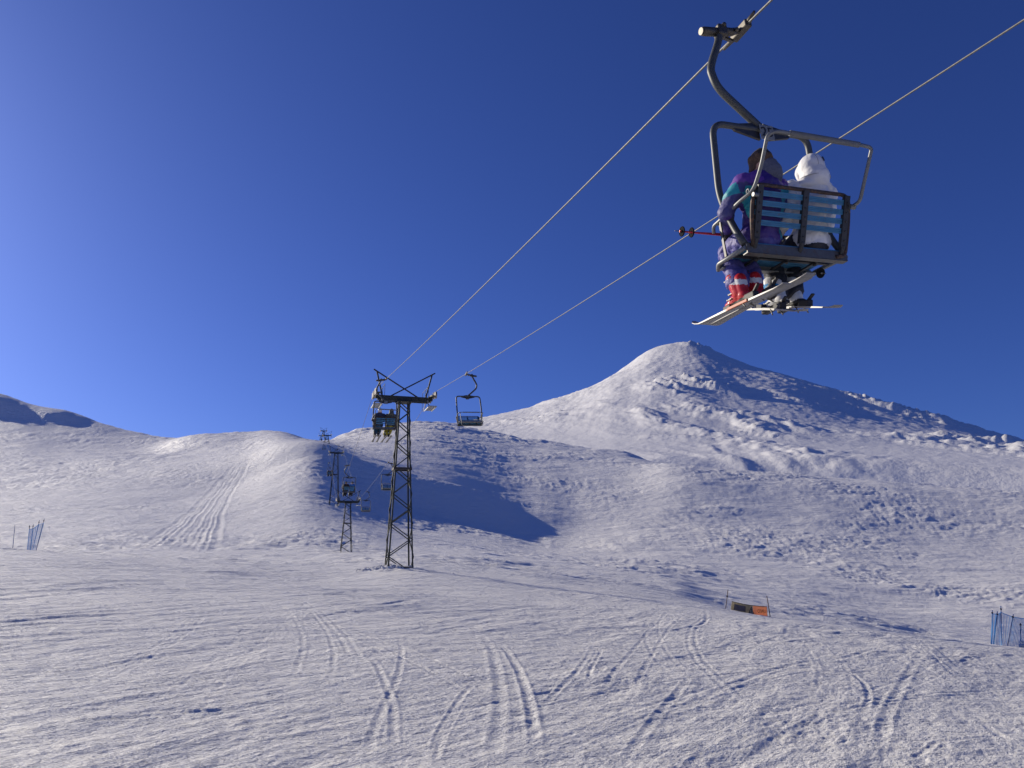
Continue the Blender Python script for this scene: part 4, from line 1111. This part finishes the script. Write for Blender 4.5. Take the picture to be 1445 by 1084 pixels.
# ------------------------------------------------------------------ poles, safety nets and the banner
def post(px0, py0, px1, py1, Yd, rad, material, label, group=None, rings=(), Yt=None, name='marker_pole', sink=0.12):
    a = at_dist(px0, py0, Yd); b = at_dist(px1, py1, Yt or Yd)
    f = (b - a).normalized(); o = empty(name, a); tag(o, label, 'pole', group)
    mb = MB(); mb.tube([-f * sink, (b - a)], [rad, rad * 0.9], 8); mb.build('shaft', M[material], o)
    for t in rings:
        mb = MB(); c = (b - a) * t; mb.tube([c - f * 0.03, c + f * 0.03], rad * 1.9, 8); mb.build('net_hook', M['black'], o)
    return o
def net_panel(name, c0, c1, label, folds=0.04, pitch=0.055, sw=0.019, cat='safety net'):
    # c0, c1: (bottom, top) corner pairs; woven strands with a slight sag
    mb = MB(); b0, t0 = [Vector(v) for v in c0]; b1, t1 = [Vector(v) for v in c1]
    W = (b1 - b0).length; Hh = (t0 - b0).length; nx = max(2, int(W / pitch)); ny = max(2, int(Hh / pitch))
    nrm = (b1 - b0).cross(Vector((0, 0, 1))).normalized(); ph = random.random() * 6
    def P(s_, t_):
        p = b0.lerp(b1, s_).lerp(t0.lerp(t1, s_), t_); p += nrm * folds * (math.sin(s_ * 9 + ph) + 0.6 * math.sin(s_ * 21 + t_ * 4))
        p.z -= 0.10 * math.sin(math.pi * s_) * t_ * min(1, W / 1.5); return p
    for i in range(nx + 1): mb.tube([P(i / nx, k / 6) for k in range(7)], sw / 2 * (2.2 if i in (0, nx) else 1), 4, caps=False)
    for k in range(ny + 1): mb.tube([P(i / 14, k / ny) for i in range(15)], sw / 2 * (2.2 if k in (0, ny) else 1), 4, caps=False)
    o = mb.build(name, M['netblue']); tag(o, label, cat); return o
# left: lone pole and a bunched net behind the crest
post(18, 774, 21, 741, 56, 0.022, 'netpole', 'lone thin dark pole at the far left behind the snow crest', 'net poles on the left')
LN = [(38.5, 777, 41.8, 741, 'leftmost pole of the bunched blue net on the left'), (42.6, 777, 47, 740, 'second pole from the left of the bunched blue net'), (46, 777, 55.5, 734, 'third pole from the left of the bunched blue net'), (51, 777, 62.5, 732, 'rightmost most tilted pole of the bunched blue net')]
for k, (a, b, c, d, lab) in enumerate(LN): post(a, b, c, d, 56.0 + 0.12 * k, 0.022, 'netpole', lab, 'net poles on the left', rings=(0.93,))
for k in range(3):
    a, b = LN[k], LN[k + 1]
    net_panel('safety_net', (at_dist(a[0], a[1], 56 + .12 * k), at_dist(a[2] - 0.5, a[3] + 6, 56 + .12 * k)), (at_dist(b[0], b[1], 56.1 + .12 * k), at_dist(b[2] - 0.5, b[3] + 6, 56.1 + .12 * k)),
              ('narrow blue net gathered between the first two left poles', 'dark gathered blue net in the middle of the left bunch', 'blue net stretched to the most tilted left pole')[k], 0.05, 0.05, 0.02 if k < 2 else 0.011)
# right: blue net at the frame edge
RN = [(1398.5, 911, 1400.3, 861, 38.6, 'leftmost upright pole of the blue net on the right'), (1401.5, 911, 1407.5, 863, 38.7, 'slanted second pole of the blue net on the right'), (1413.8, 912, 1412.4, 855, 38.6, 'tallest pole of the blue net on the right'), (1421.5, 913, 1430, 867, 38.5, 'leaning fourth pole of the blue net on the right'), (1440.5, 914, 1440, 879, 38.3, 'short pole of the blue net at the right edge'), (1466, 917, 1468, 866, 38.0, 'last pole of the blue net beyond the right edge')]
for a, b, c, d, Yd, lab in RN: post(a, b, c, d, Yd, 0.022, 'netpole', lab, 'net poles on the right', rings=(0.92,))
def RP(k, t): a, b, c, d, Yd, _ = RN[k]; return at_dist(a + (c - a) * t, b + (d - b) * t, Yd)
net_panel('safety_net', (RP(0, 0.02), RP(0, .9)), (RP(1, 0.02), RP(1, .93)), 'narrow blue net between the two leftmost right hand poles', 0.02, 0.05, 0.02)
net_panel('safety_net', (RP(1, 0.02), RP(1, .93)), (RP(2, 0.02), RP(2, .84)), 'blue net panel left of the tallest right hand pole', 0.03)
net_panel('safety_net', (RP(2, 0.02), RP(2, .84)), (RP(3, 0.02), RP(3, .92)), 'blue net panel right of the tallest right hand pole', 0.03)
net_panel('safety_net', (RP(3, 0.02), RP(3, .92)), (RP(5, 0.02), RP(5, .9)), 'wide blue net panel running out of the right edge', 0.04)
mb = MB(); a = RP(4, 0.0); mb.limb([Vector((0, 0, 0.08)), Vector((0.35, 0, 0.10))], [0.09, 0.10], 10); mb.limb([Vector((0.02, 0, 0.25)), Vector((0.35, 0, 0.27))], [0.06, 0.07], 10)
o = mb.build('snow_lump', M['snow']); o.location = a; tag(o, 'small lumps of snow against the blue net at the right edge', 'snow lump')
# banner on two poles, seen from behind
post(1023.2, 866, 1027.3, 832, 41.0, 0.022, 'polebrown', 'left dark pole of the slow banner, standing apart from the cloth', 'banner poles', rings=(0.72,))
post(1087.6, 875, 1082.0, 841, 40.7, 0.024, 'polebrown', 'right dark pole of the slow banner, leaning left', 'banner poles')
tl, tr = at_dist(1032.6, 849, 41.0), at_dist(1082.3, 856.3, 40.8); bl, br = at_dist(1031.2, 862.5, 41.0), at_dist(1083.8, 870.0, 40.8)
bo = empty('slow_banner', bl); tag(bo, 'weathered orange and olive cloth banner with warning triangle, lettering seen reversed', 'banner')
def BP(s_, t_, off=0.0):
    p = bl.lerp(br, s_).lerp(tl.lerp(tr, s_), t_); p.z -= 0.05 * math.sin(math.pi * s_) * (0.9 + 0.2 * t_)
    p.y += 0.05 * math.sin(s_ * 7) + 0.03 * math.sin(t_ * 5 + s_ * 13) - off; return p - bl
def cloth(name, s0, s1, material, t0=0.0, t1=1.0, off=0.0, parent=None):
    mb = MB(); nx, ny = 18, 6
    vs = [BP(s0 + (s1 - s0) * i / nx, t0 + (t1 - t0) * k / ny, off) for k in range(ny + 1) for i in range(nx + 1)]
    vs += [v + Vector((0, 0.006, 0)) for v in vs]; N = (nx + 1) * (ny + 1)
    fs = [(k * (nx + 1) + i, k * (nx + 1) + i + 1, (k + 1) * (nx + 1) + i + 1, (k + 1) * (nx + 1) + i) for k in range(ny) for i in range(nx)]
    rim = [i for i in range(nx + 1)] + [k * (nx + 1) + nx for k in range(1, ny + 1)] + [ny * (nx + 1) + i for i in range(nx - 1, -1, -1)] + [k * (nx + 1) for k in range(ny - 1, 0, -1)]
    fs2 = [tuple(j + N for j in reversed(f)) for f in fs] + [(rim[(i + 1) % len(rim)], rim[i], rim[i] + N, rim[(i + 1) % len(rim)] + N) for i in range(len(rim))]
    mb.add(vs, fs + fs2, 0, True); return mb.build(name, M[material], parent or bo)
cloth('olive_cloth', 0.0, 0.585, 'ban_olive'); oc = cloth('orange_cloth', 0.59, 1.0, 'ban_orange')
cloth('faded_print', 0.08, 0.40, 'ban_dark', 0.22, 0.82, 0.012)
mb = MB()
mb.add([BP(0.46, 0.06, 0.02), BP(0.625, 0.06, 0.02), BP(0.545, 0.93, 0.02)], [(0, 1, 2)], 0); mb.add([BP(0.482, 0.12, 0.026), BP(0.60, 0.12, 0.026), BP(0.545, 0.76, 0.026)], [(0, 1, 2)], 1)
mb.add([BP(0.536, 0.34, 0.032), BP(0.554, 0.34, 0.032), BP(0.556, 0.62, 0.032), BP(0.534, 0.62, 0.032)], [(0, 1, 2, 3)], 0); mb.add([BP(0.536, 0.2, 0.032), BP(0.554, 0.2, 0.032), BP(0.554, 0.28, 0.032), BP(0.536, 0.28, 0.032)], [(0, 1, 2, 3)], 0)
mb.build('warning_triangle', [M['ban_ink'], M['ban_yellow']], bo)
tm = text_mesh('LENTO', 0.30, M['ban_ink'], 0.004)
tw = max(v.co.x for v in tm.vertices) - min(v.co.x for v in tm.vertices); thh = max(v.co.y for v in tm.vertices) - min(v.co.y for v in tm.vertices)
for v in tm.vertices:                                 # bent onto the cloth, reversed because the face is on the far side
    s_ = 0.83 - v.co.x / tw * 0.235; t_ = 0.47 + v.co.y / thh * 0.36
    v.co = BP(s_, t_, 0.014 + v.co.z)
tx = link('lettering', tm, oc)
mb = MB(); mb.tube([BP(k / 12, 1.0) + Vector((0, 0, 0.01)) for k in range(13)], 0.014, 6); mb.tube([BP(k / 12, 0.0) for k in range(13)], 0.010, 6)
mb.tube([BP(1, 0.02), at_dist(1087.2, 871.8, 40.7) - bl], 0.006, 6); mb.tube([BP(0, 0.05), at_dist(1023.4, 863, 41) - bl], 0.006, 6)
mb.build('hem_cord', M['ban_ink'], bo)
